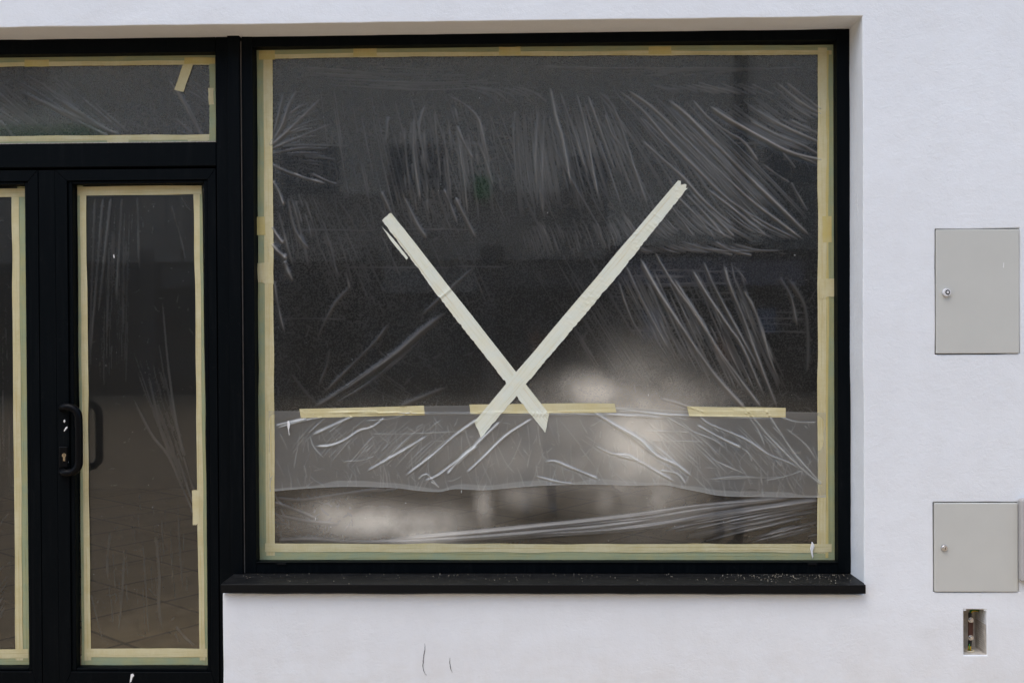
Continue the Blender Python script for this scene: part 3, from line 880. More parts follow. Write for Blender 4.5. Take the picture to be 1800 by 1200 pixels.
# right upper fan, traced
for pts, w, A, c, f in [
    ([(1085, 157), (1130, 195), (1177, 249), (1230, 302), (1280, 350), (1345, 392), (1406, 423)], 3.0, 2.6, 3.4, (.1, .12)),
    ([(1102, 158), (1147, 190), (1206, 246), (1264, 300), (1318, 350), (1370, 390), (1415, 424)], 3.2, 2.8, 3.6, (.1, .12)),
    ([(1170, 173), (1206, 201), (1260, 255), (1305, 300), (1357, 350), (1426, 417)], 4.4, 3.8, 4.0, (.12, .1)),
    ([(1217, 176), (1246, 208), (1280, 233), (1307, 249), (1334, 285)], 2.6, 2.4, 3.0, (.1, .1)),
    ([(1246, 186), (1282, 210), (1339, 242), (1388, 267), (1442, 281)], 4.4, 4.2, 4.6, (.12, 0)),
    ([(1318, 213), (1361, 235), (1402, 251), (1442, 273)], 3.0, 2.8, 3.6, (.15, 0)),
    ([(1327, 192), (1372, 219), (1442, 251)], 3.4, 3.0, 4.0, (.15, 0)),
    ([(1365, 146), (1406, 179), (1442, 200)], 3.0, 2.6, 3.4, (.2, 0)),
    ([(1381, 145), (1413, 170), (1442, 192)], 3.0, 2.2, 2.6, (.2, 0)),
    ([(1388, 210), (1415, 224), (1442, 237)], 2.4, 2.0, 2.8, (.2, 0)),
    ([(1402, 275), (1425, 283), (1442, 292)], 2.4, 1.8, 2.6, (.2, 0)),
    ([(1126, 245), (1165, 280), (1201, 312), (1235, 350), (1289, 398)], 3.2, 2.8, 3.8, (.1, .1)),
    ([(1123, 205), (1150, 238), (1180, 262)], 2.2, 1.8, 2.6, (.2, .2)),
    ([(1128, 207), (1168, 246)], 2.0, 1.6, 2.4, (.2, .2)),
    ([(1080, 195), (1102, 237)], 2.2, 1.6, 2.4, (.2, .2)),
    ([(1375, 267), (1399, 296)], 2.6, 2.0, 2.4, (.2, .2)), ([(1341, 289), (1365, 307), (1388, 321)], 2.2, 1.8, 2.8, (.2, .1)),
    ([(1390, 320), (1404, 345), (1420, 372)], 2.4, 2.0, 2.4, (.1, .2)),
    ([(1225, 145), (1270, 158), (1305, 166)], 2.0, 1.6, 2.4, (.2, .2)), ([(1240, 150), (1280, 160)], 1.6, 1.2, 2, (.2, .2)),
    ([(1320, 148), (1345, 160), (1362, 167)], 2.0, 1.5, 2.0, (.2, .2)), ([(1305, 155), (1330, 167)], 1.8, 1.4, 2.0, (.2, .2)),
    ([(1360, 155), (1377, 166)], 1.8, 1.4, 2.0, (.2, .2)), ([(1386, 177), (1410, 192), (1442, 206)], 2.2, 1.6, 2.2, (.2, 0)),
    ([(1240, 330), (1290, 368), (1330, 400), (1352, 418)], 2.6, 2.2, 3.2, (.2, .2)),
    ([(1190, 345), (1225, 380), (1256, 417)], 2.8, 2.2, 3.2, (.1, .1)), ([(1205, 340), (1243, 380), (1275, 417)], 2.8, 2.2, 3.2, (.15, .1)),
    ([(1213, 338), (1260, 385), (1292, 417)], 2.4, 2.0, 3.0, (.15, .1)),
    ([(1178, 360), (1202, 392), (1220, 416)], 2.2, 1.8, 2.6, (.1, .1)),
    # middle upper, curved uprights
    ([(967, 153), (980, 213), (990, 247), (1005, 333)], 4.0, 3.0, 2.6, (.12, .2)), ([(1012, 160), (1030, 227), (1043, 300), (1053, 350)], 3.0, 2.4, 2.6, (.15, .2)),
    ([(1033, 167), (1057, 233), (1083, 307)], 2.8, 2.2, 2.6, (.15, .2)), ([(983, 160), (1013, 243), (1030, 300)], 2.6, 1.8, 2.2, (.15, .2)),
    ([(947, 187), (942, 267), (945, 367)], 4.0, 2.4, 1.6, (.2, .2)), ([(957, 200), (954, 290), (955, 383)], 4.0, 2.4, 1.6, (.2, .2)),
    ([(1050, 160), (1080, 193), (1117, 300), (1140, 367)], 3.6, 2.4, 1.8, (.12, .2)), ([(1063, 200), (1078, 240), (1100, 262)], 2.4, 1.8, 2.2, (.2, .2)),
    ([(727, 207), (728, 267), (740, 357)], 4.2, 3.0, 1.6, (.2, .2)), ([(747, 183), (738, 233), (757, 310)], 4.2, 3.0, 1.7, (.2, .2)),
    ([(803, 220), (817, 253), (833, 280)], 3.0, 2.4, 2.6, (.2, .2)), ([(813, 180), (840, 207), (850, 240), (862, 300)], 3.2, 2.4, 2.2, (.15, .2)),
    ([(790, 170), (815, 183), (840, 205)], 2.2, 1.5, 1.8, (.2, .2)), ([(800, 190), (807, 220)], 2.4, 2, 1.6, (.2, .2)),
    ([(838, 245), (855, 285), (868, 330)], 2.6, 2.0, 1.7, (.2, .2)), ([(905, 195), (903, 235)], 2.2, 1.6, 1.8, (.2, .2)),
    ([(670, 335), (690, 378), (700, 395)], 4.0, 2.8, 1.7, (.2, .2)), ([(710, 345), (735, 395), (752, 420)], 4.6, 3.0, 1.8, (.2, .2)),
    ([(800, 345), (820, 385), (838, 420)], 5.0, 3.4, 2.2, (.2, .3)), ([(780, 330), (795, 368), (805, 395)], 4.0, 2.4, 1.5, (.2, .2)),
    ([(683, 202), (680, 235), (676, 255)], 4.0, 2.0, 1.2, (.3, .3)),
    # left star of folds pulled by the tape
    ([(476, 256), (500, 236), (540, 198), (565, 172)], 4.6, 3.0, 2.2, (0, .3)), ([(476, 252), (495, 222), (508, 185), (522, 158)], 4.4, 2.8, 2.0, (0, .3)),
    ([(476, 248), (487, 215), (500, 160)], 3.6, 2.2, 1.2, (0, .3)), ([(476, 262), (530, 240), (590, 215)], 2.6, 1.6, 1.2, (0, .4)),
    ([(476, 270), (520, 262), (560, 258)], 2.4, 1.4, 1.2, (0, .4)), ([(476, 288), (500, 300), (545, 318)], 3.0, 2.0, 1.7, (0, .3)),
    ([(513, 304), (535, 312), (575, 324)], 2.4, 1.8, 2.4, (.2, .3)), ([(545, 304), (580, 320), (596, 324)], 2.4, 1.6, 1.8, (.2, .3)),
    ([(480, 318), (492, 340), (500, 362)], 4.0, 3.4, 3.2, (.1, .2)), ([(478, 398), (488, 414), (499, 428)], 4.0, 3.6, 4.4, (.1, .15)),
    ([(478, 428), (490, 442), (505, 455)], 5.6, 4.6, 4.6, (.1, .15)), ([(500, 458), (508, 478), (516, 494)], 6.0, 3.6, 2.4, (.15, .25)),
    ([(505, 345), (520, 405), (545, 440)], 4.0, 2.4, 1.3, (.2, .2)), ([(482, 490), (490, 540), (502, 588)], 4.0, 2.8, 1.5, (.2, .3)),
    ([(489, 370), (505, 430), (518, 475)], 4.0, 2.2, 1.2, (.3, .3)),
    # soft bluish stretch marks in the dark middle
    ([(548, 718), (610, 680), (690, 625), (745, 578), (790, 545)], 7.5, 4.5, 1.5, (.12, .25)), ([(560, 700), (600, 660), (660, 600), (690, 560)], 5, 2.5, .7, (.3, .3)),
    ([(700, 715), (760, 690), (790, 678)], 6, 3, .9, (.2, .4)), ([(735, 560), (800, 500), (838, 465)], 4, 2, .8, (.3, .3)),
    ([(555, 600), (585, 540), (620, 500)], 5, 2, .6, (.3, .3)), ([(560, 680), (575, 640), (580, 610)], 4, 2, .6, (.3, .3)),
    # right lower fan
    ([(1150, 442), (1181, 494), (1220, 548), (1267, 620), (1300, 665), (1338, 716)], 3.4, 3.0, 4.0, (.08, .05)),
    ([(1125, 453), (1145, 490), (1168, 528), (1229, 620), (1262, 665), (1310, 718)], 5.0, 4.4, 4.4, (.1, .05)),
    ([(1098, 462), (1136, 541), (1179, 620)], 3.4, 2.8, 3.0, (.15, .25)), ([(1215, 471), (1242, 516), (1282, 575), (1305, 609), (1345, 700)], 3.4, 3.0, 3.6, (.12, .2)),
    ([(1235, 458), (1260, 512), (1289, 566), (1314, 611), (1340, 660)], 3.4, 3.0, 3.0, (.12, .25)), ([(1271, 462), (1285, 507), (1307, 559), (1327, 615), (1366, 716)], 4.2, 3.4, 3.0, (.12, .1)),
    ([(1181, 485), (1233, 564), (1264, 620), (1310, 690)], 3.2, 2.8, 3.2, (.15, .2)), ([(1305, 505), (1336, 566), (1350, 618), (1372, 680)], 2.8, 2.2, 2.4, (.15, .3)),
    ([(1314, 519), (1325, 541), (1345, 600), (1363, 640)], 2.6, 2.2, 2.6, (.15, .2)), ([(1370, 487), (1390, 521), (1402, 575)], 4.6, 2.6, 1.4, (.15, .3)),
    ([(1384, 487), (1413, 535), (1420, 600), (1418, 660)], 6.0, 3.4, 1.0, (.2, .3)), ([(1285, 460), (1293, 500)], 2.0, 1.5, 2, (.2, .2)),
    ([(1290, 468), (1305, 485), (1313, 497)], 2, 1.5, 2.2, (.2, .2)), ([(1085, 490), (1110, 560), (1135, 600)], 3, 2, 1.8, (.2, .3)),
    ([(1160, 700), (1190, 708), (1240, 725)], 2.4, 2.2, 3.4, (.2, 0)), ([(1256, 424), (1285, 440), (1322, 449)], 2.6, 2, 2.4, (.2, .1)),
    ([(1215, 432), (1250, 440), (1288, 448)], 2.2, 1.8, 3.0, (.25, .05)), ([(1195, 424), (1235, 436)], 2, 1.4, 1.6, (.3, .2)),
]:
    B(pts, w, A, c, f, side=0.35)
# fine companions between the traced folds
F1.family([(1095, 165), (1190, 262), (1330, 405)], [(1215, 178), (1330, 285), (1440, 400)], 70, (1.0, 2.0), (.3, 1.2), (.3, 2.2), (0, .38), minlen=.3)
F1.family([(1250, 190), (1340, 246), (1442, 284)], [(1390, 150), (1420, 180), (1442, 196)], 61, (1.0, 2.0), (.4, 1.3), (.4, 2.6), (0, .6), minlen=.15)
F1.family([(1095, 430), (1110, 440), (1130, 450)], [(1290, 425), (1340, 440), (1400, 440)], 68, (1.0, 1.8), (.3, .9), (.5, 2.4), (0, .4))
F1.family([(1080, 380), (1100, 410), (1112, 425)], [(1280, 345), (1340, 395), (1410, 428)], 85, (1.0, 2.0), (.3, 1.2), (.4, 2.4), (0, .4), minlen=.3)
F1.family([(1085, 470), (1140, 580), (1190, 680)], [(1300, 462), (1350, 590), (1400, 700)], 144, (1.0, 2.0), (.3, 1.2), (.3, 2.4), (0, .7), minlen=.15)
F1.family([(900, 185), (905, 290), (915, 400)], [(1060, 165), (1100, 260), (1150, 385)], 153, (1.0, 2.2), (.3, 1.1), (.3, 1.8), (0, .4), minlen=.3)
F1.family([(905, 395), (915, 420), (930, 470)], [(1100, 370), (1120, 410), (1130, 440)], 102, (1.0, 1.6), (.3, .8), (.4, 2.0), (0, .5))
F1.family([(700, 190), (705, 290), (720, 400)], [(860, 200), (880, 300), (890, 400)], 93, (1.2, 3.0), (.3, 1.4), (.2, 1.4), (0, .8), minlen=.12)
F1.family([(490, 215), (520, 190), (560, 165)], [(490, 300), (560, 310), (620, 330)], 44, (0.8, 2.0), (.3, 1.2), (.2, 1.0), (0, .5))
F1.family([(480, 105), (640, 112), (800, 120)], [(560, 150), (760, 160), (900, 150)], 44, (1.0, 1.5), (.2, .5), (.4, 1.6), (0, .8), minlen=.1)
F1.family([(850, 112), (1000, 118), (1150, 122)], [(1200, 140), (1300, 125), (1435, 118)], 68, (1.0, 1.5), (.2, .5), (.4, 1.6), (0, .8), minlen=.1)
F1.family([(800, 150), (840, 165), (870, 190)], [(900, 150), (950, 165), (980, 190)], 34, (0.8, 1.5), (.3, .8), (.4, 1.4), (0, .6))
F1.family([(1130, 150), (1160, 158), (1190, 166)], [(1300, 145), (1340, 158), (1380, 172)], 40, (0.8, 1.5), (.3, 1.0), (.4, 1.8), (0, .5))
F1.family([(482, 330), (495, 400), (500, 470)], [(560, 330), (600, 420), (640, 560)], 37, (1.2, 3.0), (.4, 1.3), (.2, 1.4), (0, .7), minlen=.15)
F1.family([(490, 640), (560, 720), (640, 722)], [(700, 600), (760, 640), (820, 700)], 34, (1.0, 2.4), (.3, 1.0), (.1, .5), (0, .7), minlen=.15)
F1.family([(550, 716), (620, 670), (690, 620)], [(580, 716), (670, 660), (770, 570)], 30, (1.0, 2.4), (.3, 1.0), (.2, .8), (0, .6), minlen=.2)
F1.family([(560, 150), (580, 300), (600, 440)], [(1000, 140), (1080, 280), (1180, 430)], 110, (1.0, 2.2), (.3, 1.1), (.15, 1.1), (0, .7), minlen=.12)
F1.family([(1000, 150), (1080, 260), (1160, 420)], [(1200, 160), (1300, 270), (1420, 400)], 60, (1.0, 2.2), (.3, 1.1), (.2, 1.5), (0, .6), minlen=.15)
F1.family([(900, 430), (980, 560), (1060, 690)], [(1110, 450), (1180, 580), (1260, 700)], 50, (1.0, 2.0), (.3, 1.0), (.15, 1.0), (0, .7), minlen=.15)
F1.family([(490, 330), (540, 420), (600, 560)], [(760, 330), (820, 430), (880, 560)], 60, (1.0, 2.2), (.3, 1.0), (.12, .8), (0, .7), minlen=.12)
F1.crinkle(482, 110, 1436, 715, 320, (8, 34), (0.7, 1.2), (.15, .5), (.2, 1.0))
for y in list(RNG.uniform(470, 600, 22)):
    x = RNG.uniform(1060, 1300)
    B([(x, y), (x + RNG.uniform(60, 130), y + RNG.uniform(-2, 3))], 0.9, .3, RNG.uniform(.5, 1.3), (.3, .3))
for (x, y, l) in ((520, 405, 130), (690, 403, 150), (1140, 401, 60), (600, 470, 200), (800, 468, 90), (480, 256, 140), (760, 253, 90), (1285, 252, 60), (1365, 252, 60), (1330, 583, 95), (1300, 560, 120), (1360, 549, 60), (490, 560, 120)):
    B([(x, y), (x + l / 2, y + RNG.uniform(-1, 1)), (x + l, y + 1)], 0.9, .35, 1.1, (.2, .2))
# flap folds run on into the sheet above at the tape
clingN = smooth_noise((90, 100), (12, 13), RNG)
def cling1(X, Z):
    u = (X - gx0) / (gx1 - gx0); v = (Z - gz0) / (gz1 - gz0)
    i = np.clip((u * 99).astype(int), 0, 99); j = np.clip((v * 89).astype(int), 0, 89)
    n = 0.5 + 0.5 * clingN[j, i]
    return np.clip(0.35 + 1.0 * n * np.clip(1.35 - u * 1.0, 0.25, 1) * np.clip((v - 0.25) * 3.0, 0.15, 1), 0, 1.6)

film('window_film', F1, [(452, 91), (960, 85), (1464, 82)], [(456, 735), (1466, 735)], [(455, 90), (457, 735)], [(1462, 84), (1465, 735)],
     S_, YG - 0.0012, M['film'], 'wrinkled clear plastic film covering the upper part of the large window', cling=cling1, edge=(1, 0, 1, 1))

# flap: the folded, milky end of the upper sheet
F2 = Field(gx0 - 0.02, gx1 + 0.02, at(900, 890, YG).z, at(900, 700, YG).z, 0.0026)
F2.wm = 0.62
F2.h += 0.0022 * smooth_noise(F2.h.shape, (3, 14), RNG) + 0.0007 * smooth_noise(F2.h.shape, (9, 50), RNG)
for pts, w, A, c, f in [
    ([(1040, 722), (1080, 746), (1123, 771), (1154, 800), (1188, 816), (1218, 838)], 5.0, 5.0, 3.6, (.15, .15)),
    ([(1070, 742), (1112, 768), (1150, 800)], 7.0, 4.0, 1.6, (.2, .2)),
    ([(1226, 728), (1243, 743), (1271, 755), (1312, 773), (1350, 798), (1385, 812), (1410, 826)], 3.0, 3.4, 3.4, (.1, .25)),
    ([(1224, 746), (1262, 767), (1303, 787)], 3.4, 3.6, 4.0, (.15, .1)), ([(1303, 787), (1315, 796), (1322, 812)], 2.2, 2, 2.4, (.1, .3)),
    ([(1170, 732), (1215, 757), (1250, 771), (1276, 787)], 2.2, 2.2, 2.6, (.15, .2)),
    ([(1080, 798), (1120, 809), (1152, 827), (1188, 847)], 4.4, 3.6, 2.6, (.15, .2)), ([(1160, 826), (1190, 832), (1205, 850)], 4.0, 3.2, 3.0, (.15, .15)),
    ([(1246, 804), (1275, 818), (1310, 833)], 2.2, 2.2, 2.4, (.2, .2)), ([(955, 812), (975, 810), (1000, 820), (1052, 841)], 4.2, 4.0, 3.6, (.2, .1)),
    ([(1044, 782), (1075, 797), (1105, 800), (1132, 817)], 3.4, 3.0, 2.4, (.2, .25)), ([(940, 836), (980, 846), (1010, 850)], 3.4, 3, 2.4, (.2, .2)),
    ([(938, 734), (920, 745), (887, 767), (850, 803), (820, 831)], 4.0, 4.4, 3.4, (.15, .1)), ([(880, 740), (845, 773), (800, 820)], 6.0, 4.6, 2.8, (.15, .2)),
    ([(842, 735), (800, 765), (760, 800), (710, 838)], 4.2, 4.2, 2.8, (.1, .2)), ([(842, 782), (815, 800), (786, 833)], 6.0, 4.6, 3.2, (.2, .1)),
    ([(815, 800), (770, 835), (745, 845)], 4.0, 3.6, 2.2, (.2, .2)), ([(752, 765), (720, 785), (680, 808), (645, 828)], 4.6, 4.0, 2.4, (.2, .15)),
    ([(676, 734), (655, 750), (631, 757), (606, 773), (580, 783), (552, 784)], 4.0, 3.8, 2.4, (.05, .25)), ([(620, 732), (585, 748), (548, 765)], 5.6, 3.6, 2.0, (.05, .3)),
    ([(540, 735), (510, 742), (485, 748)], 4.0, 3.2, 2.6, (.1, .1)), ([(568, 733), (530, 740), (486, 752)], 3.2, 2.6, 2.4, (.1, .2)),
    ([(545, 765), (552, 785), (570, 805)], 1.8, 1.6, 2.2, (.15, .2)), ([(640, 740), (690, 735), (728, 722)], 2.2, 1.8, 1.6, (.2, .1)),
    ([(602, 811), (640, 808), (660, 800)], 2.0, 1.6, 1.6, (.2, .2)), ([(1044, 716), (1090, 718), (1150, 727), (1205, 730)], 3.0, 2.4, 2.4, (.1, .1)),
    ([(1060, 727), (1110, 731), (1170, 735)], 2.6, 2, 1.8, (.2, .3)), ([(1085, 722), (1150, 725), (1210, 738)], 2.2, 1.6, 2.2, (.1, .1)),
    ([(1314, 722), (1360, 776), (1411, 825), (1442, 850)], 2.6, 2.6, 3.2, (0, 0)), ([(1345, 720), (1395, 795), (1442, 848)], 2.6, 2.6, 2.8, (0, 0)),
    ([(1310, 726), (1330, 752), (1345, 785)], 2.0, 1.6, 2.0, (0, .2)), ([(1370, 732), (1400, 741), (1434, 742)], 1.8, 1.6, 2.6, (.1, .1)),
    ([(1380, 752), (1415, 780), (1436, 810)], 1.8, 1.6, 1.8, (.2, .2)), ([(1340, 845), (1375, 838), (1412, 826)], 2, 1.6, 1.8, (.3, .2)),
    ([(1250, 844), (1280, 838), (1330, 838)], 2, 1.4, 1.4, (.2, .2)), ([(1240, 842), (1300, 840), (1380, 838)], 1.6, 1.2, 1.2, (.2, .2)),
    ([(1130, 757), (1180, 758), (1215, 760)], 1.6, 1.2, 1.6, (.2, .2)), ([(1140, 774), (1190, 775), (1240, 776)], 1.8, 1.2, 1.5, (.2, .2)),
    ([(735, 842), (750, 833), (770, 855)], 2.4, 2.0, 3.0, (.1, .1)), ([(758, 846), (772, 856)], 2.2, 2.2, 4.0, (.1, .1)),
    ([(652, 762), (720, 762), (825, 757)], 1.2, 1.0, 1.6, (.1, .1)),
]:
    F2.stroke(pts, w, A, c, f, side=0.45)
F2.family([(560, 732), (530, 760), (500, 800)], [(850, 735), (780, 790), (720, 850)], 68, (1.0, 2.4), (.4, 1.6), (.2, 1.1), (0, .6), minlen=.15)
F2.family([(1060, 740), (1130, 790), (1200, 850)], [(1350, 735), (1400, 790), (1440, 845)], 76, (1.0, 1.8), (.4, 1.4), (.2, 1.3), (0, .7), minlen=.12)
F2.family([(490, 722), (560, 724), (640, 726)], [(1100, 722), (1220, 730), (1430, 736)], 78, (0.8, 1.6), (.4, 1.2), (.3, 1.5), (0, .7), minlen=.12)
F2.crinkle(484, 728, 1436, 855, 300, (24, 110), (0.8, 1.3), (.3, 1.0), (.12, .9), (math.radians(45), math.radians(110)), 0.22)
F2.crinkle(484, 728, 1436, 855, 90, (10, 40), (0.8, 1.2), (.3, .9), (.12, 1.0), (0, math.pi), 0.4)
HEM = [(456, 866), (482, 863), (540, 858), (610, 855), (690, 857), (735, 862), (772, 864), (800, 859), (850, 861), (900, 857), (955, 853), (1040, 851), (1110, 853), (1165, 852), (1195, 857), (1230, 864), (1270, 871), (1340, 873), (1466, 874)]
HEMN = smooth_noise((2, 300), (1, 22), RNG)[0]
def hem2(X, db, dt):
    u = np.clip(((X - gx0) / (gx1 - gx0) * 299).astype(int), 0, 299)
    wdt = 0.016 + 0.010 * HEMN[u]
    return 1.5 / (1 + np.exp((db - wdt) / 0.0012)) + 2.4 * np.exp(-(db / 0.003) ** 2) + 1.6 * np.exp(-(dt / 0.002) ** 2) + 1.0 * np.exp(-((db - wdt) / 0.0025) ** 2)
film('film_flap', F2, [(456, 722), (620, 722), (735, 714), (900, 713), (1060, 714), (1210, 722), (1330, 723), (1466, 725)], HEM, [(472, 722), (474, 866)], [(1452, 725), (1452, 874)],
     0.0026, YG - 0.0042, M['film_flap'], 'milky crinkled band of folded film hanging below the tape cross', hem=hem2, edge=(1, 0, 1, 1), cmul=3.0)

# lower sheet, taut and pulled to the right
F3 = Field(gx0 - 0.02, gx1 + 0.02, gz0 - 0.02, at(900, 820, YG).z, 0.0028)
F3.h += 0.0014 * smooth_noise(F3.h.shape, (3, 8), RNG)
F3.family([(1442, 868), (1250, 884), (1100, 904), (850, 930), (620, 950)], [(1442, 880), (1300, 900), (1130, 930), (900, 945), (700, 957)], 78, (1.0, 2.8), (.5, 2.6), (.5, 2.6), (0, .5), jit=.008, minlen=.3)
F3.family([(1442, 876), (1340, 893), (1240, 912), (1150, 930)], [(1442, 905), (1380, 918), (1300, 936), (1220, 955)], 78, (1.0, 2.4), (.5, 2.4), (.4, 2.4), (0, .5), jit=.008, minlen=.3)
F3.family([(1442, 912), (1400, 922), (1350, 935), (1300, 950)], [(1442, 930), (1410, 938), (1370, 946), (1320, 957)], 27, (1.0, 2.0), (.5, 1.8), (.5, 2.0), (0, .5), jit=.008, minlen=.3)
for pts, w, A, c, f in [([(1400, 874), (1250, 892), (1130, 912), (980, 933), (800, 946), (620, 954)], 5, 3.4, 2.6, (.1, .2)), ([(1442, 878), (1290, 900), (1150, 922), (1000, 938), (840, 950)], 5, 3.6, 2.4, (.05, .2)),
                        ([(560, 950), (700, 952), (860, 944), (960, 934)], 5, 3.4, 2.2, (.2, .2)), ([(490, 948), (540, 946), (600, 949)], 6, 3, 2.0, (.1, .2)),
                        ([(482, 868), (490, 880), (500, 892)], 2, 2, 2.6, (.1, .2)), ([(484, 874), (530, 878), (600, 868), (680, 858)], 4, 3, 1.0, (.1, .2)),
                        ([(482, 882), (520, 895), (560, 912)], 3, 2.4, 1.8, (.1, .3)), ([(490, 905), (540, 915), (600, 920)], 3, 2, 1.2, (.2, .3)), ([(482, 900), (492, 908), (500, 916)], 1.6, 1.4, 2, (.2, .2)),
                        ([(620, 870), (660, 864), (700, 858)], 2.2, 1.8, 1.4, (.2, .2)), ([(1420, 942), (1438, 938)], 2, 1.4, 2, (.2, .2))]:
    F3.stroke(pts, w, A, c, f, side=0.4)
F3.crinkle(486, 868, 620, 955, 60, (8, 30), (0.8, 1.3), (.3, .8), (.2, 1.0))
film('window_film', F3, [(457, 842), (1465, 850)], [(457, 972), (1466, 972)], [(458, 842), (459, 972)], [(1465, 850), (1466, 972)],
     0.0028, YG - 0.0016, M['film_low'], 'taut clear film strip along the bottom of the large window', edge=(0, 1, 1, 1))

# transom film
F4 = Field(lx0 - 0.02, tgx1 + 0.02, tz0 - 0.02, tz1 + 0.02, 0.0036)
F4.h += 0.0012 * smooth_noise(F4.h.shape, (3, 12), RNG) + 0.0006 * smooth_noise(F4.h.shape, (9, 40), RNG)
for pts, w, A, c, f in [([(30, 158), (80, 182), (150, 212), (215, 240)], 4, 2.4, 1.6, (.3, .1)), ([(100, 172), (150, 205), (205, 238)], 4.5, 2.6, 1.5, (.3, .1)), ([(75, 178), (130, 210), (195, 242)], 3, 2, 1.6, (.3, .1)),
                        ([(295, 138), (318, 172), (345, 222), (356, 240)], 3, 2.4, 2.8, (.2, .05)), ([(312, 160), (335, 195), (355, 238)], 3.4, 2.4, 2.0, (.1, .05)), ([(310, 210), (328, 226), (342, 238)], 2.4, 1.8, 2.0, (.2, .05)),
                        ([(0, 212), (14, 228), (26, 242)], 2.6, 2, 2.0, (.1, .05)), ([(328, 146), (350, 165), (368, 180)], 2, 1.5, 1.6, (.2, .1)), ([(340, 143), (356, 160), (368, 176)], 2, 1.5, 1.6, (.2, .1)),
                        ([(330, 160), (350, 172), (368, 186)], 1.8, 1.3, 1.3, (.2, .1)), ([(357, 141), (366, 152)], 2, 1.4, 1.4, (.2, .2)), ([(185, 200), (205, 215), (228, 235)], 2.4, 1.6, 1.4, (.2, .2)),
                        ([(310, 230), (325, 234), (340, 240)], 2, 1.4, 1.4, (.2, .2))]:
    F4.stroke(pts, w, A, c, f, side=.3)
F4.family([(0, 130), (100, 190), (170, 240)], [(120, 130), (180, 190), (240, 240)], 68, (.9, 2), (.3, 1.1), (.2, 1.0), (0, .6))
F4.family([(-200, 120), (-100, 180), (0, 240)], [(0, 130), (60, 190), (120, 240)], 85, (.9, 2), (.3, 1.1), (.2, .9), (0, .6))
F4.crinkle(190, 180, 370, 240, 90, (8, 30), (.8, 1.4), (.2, .7), (.2, 1.0))
film('window_film', F4, [(-250, 108), (0, 107), (379, 101)], [(-250, 252), (0, 249), (379, 245)], [(-234, 107), (-232, 250)], [(376, 101), (377, 246)], 0.0036, YG - 0.0012,
     M['film'], 'creased clear film over the low window above the doors', cling=lambda X, Z: np.full_like(X, 0.9), cmul=6.0)

# door films
F5 = Field(gX0 - 0.02, gX1 + 0.02, gZ0 - 0.02, gZ1 + 0.02, 0.0036)
F5.h += 0.0012 * smooth_noise(F5.h.shape, (12, 4), RNG)
for pts, w, A, c, f in [([(182, 345), (172, 470), (158, 640)], 3, 2, 1.5, (.1, .3)), ([(196, 345), (186, 440), (172, 560)], 3.4, 2, 1.4, (.1, .3)), ([(215, 345), (209, 460), (205, 540)], 3, 1.8, 1.2, (.1, .3)),
                        ([(168, 345), (162, 500), (156, 640)], 2.4, 1.6, 1.2, (.1, .3)), ([(242, 345), (246, 480)], 2.6, 1.6, 1.0, (.1, .3)), ([(285, 520), (296, 640), (310, 740), (326, 805)], 2.6, 2, 2.0, (.3, .1)),
                        ([(230, 690), (265, 760), (296, 800), (318, 850), (342, 905)], 2.6, 2, 1.8, (.3, .05)), ([(260, 650), (280, 740), (300, 800)], 2.4, 1.6, 1.4, (.3, .2)), ([(312, 800), (328, 850), (340, 885)], 2.2, 1.8, 2.0, (.2, .05)),
                        ([(322, 800), (334, 840), (341, 860)], 2, 1.6, 1.6, (.2, .05)), ([(275, 935), (281, 1010), (280, 1060), (286, 1110)], 4, 2, 1.2, (.2, .3)), ([(220, 960), (215, 1050), (208, 1115)], 3, 1.6, .8, (.3, .3)),
                        ([(160, 1040), (172, 1090), (181, 1125)], 2, 1.4, 1.0, (.2, .2)), ([(310, 1100), (325, 1118), (342, 1133)], 2.4, 2, 2.2, (.1, .1)), ([(308, 1112), (316, 1128)], 1.8, 1.4, 1.8, (.2, .2)),
                        ([(300, 355), (318, 420), (330, 470)], 2, 1.4, .9, (.2, .3)), ([(318, 345), (330, 365), (340, 372)], 2, 1.4, .9, (.2, .3)), ([(195, 930), (190, 980), (190, 1020)], 4, 1.8, .8, (.3, .3))]:
    F5.stroke(pts, w, A, c, f, side=.3)
F5.family([(160, 348), (158, 500), (157, 700)], [(235, 348), (230, 500), (225, 700)], 57, (.9, 2.2), (.3, 1.1), (.15, .9), (0, .7), minlen=.15)
F5.family([(225, 620), (270, 740), (330, 880)], [(275, 560), (300, 700), (341, 840)], 57, (.9, 2.0), (.3, 1.0), (.2, 1.1), (0, .7), minlen=.12)
F5.family([(180, 860), (190, 980), (200, 1130)], [(330, 860), (335, 980), (345, 1130)], 44, (1.0, 2.6), (.3, 1.0), (.1, .6), (0, .7), minlen=.15)
F5.crinkle(160, 350, 345, 1135, 80, (8, 30), (.8, 1.3), (.2, .6), (.2, .9))
film('door_film', F5, [(134, 336), (356, 335)], [(143, 1155), (367, 1155)], [(139, 336), (148, 1155)], [(352, 335), (362, 1155)], 0.0036, YG - 0.0012, M['film_door'],
     'clear film over the door pane beside the pull handle', cling=lambda X, Z: np.full_like(X, 0.6), cmul=5.5)
F6 = Field(-2.9, hX1 + 0.02, gZ0 - 0.02, gZ1 + 0.02, 0.004)
F6.h += 0.0012 * smooth_noise(F6.h.shape, (12, 4), RNG)
F6.family([(-200, 348), (-190, 600), (-180, 900)], [(10, 348), (15, 600), (20, 900)], 119, (.9, 2.4), (.3, 1.3), (.15, 1.0), (0, .7), minlen=.12)
F6.family([(-80, 1130), (-40, 1040), (22, 960)], [(-20, 1130), (0, 1090), (24, 1050)], 34, (.9, 2.0), (.3, 1.3), (.4, 1.6), (0, .6))
F6.crinkle(-200, 350, 22, 1135, 80, (8, 30), (.8, 1.3), (.2, .6), (.2, .9))
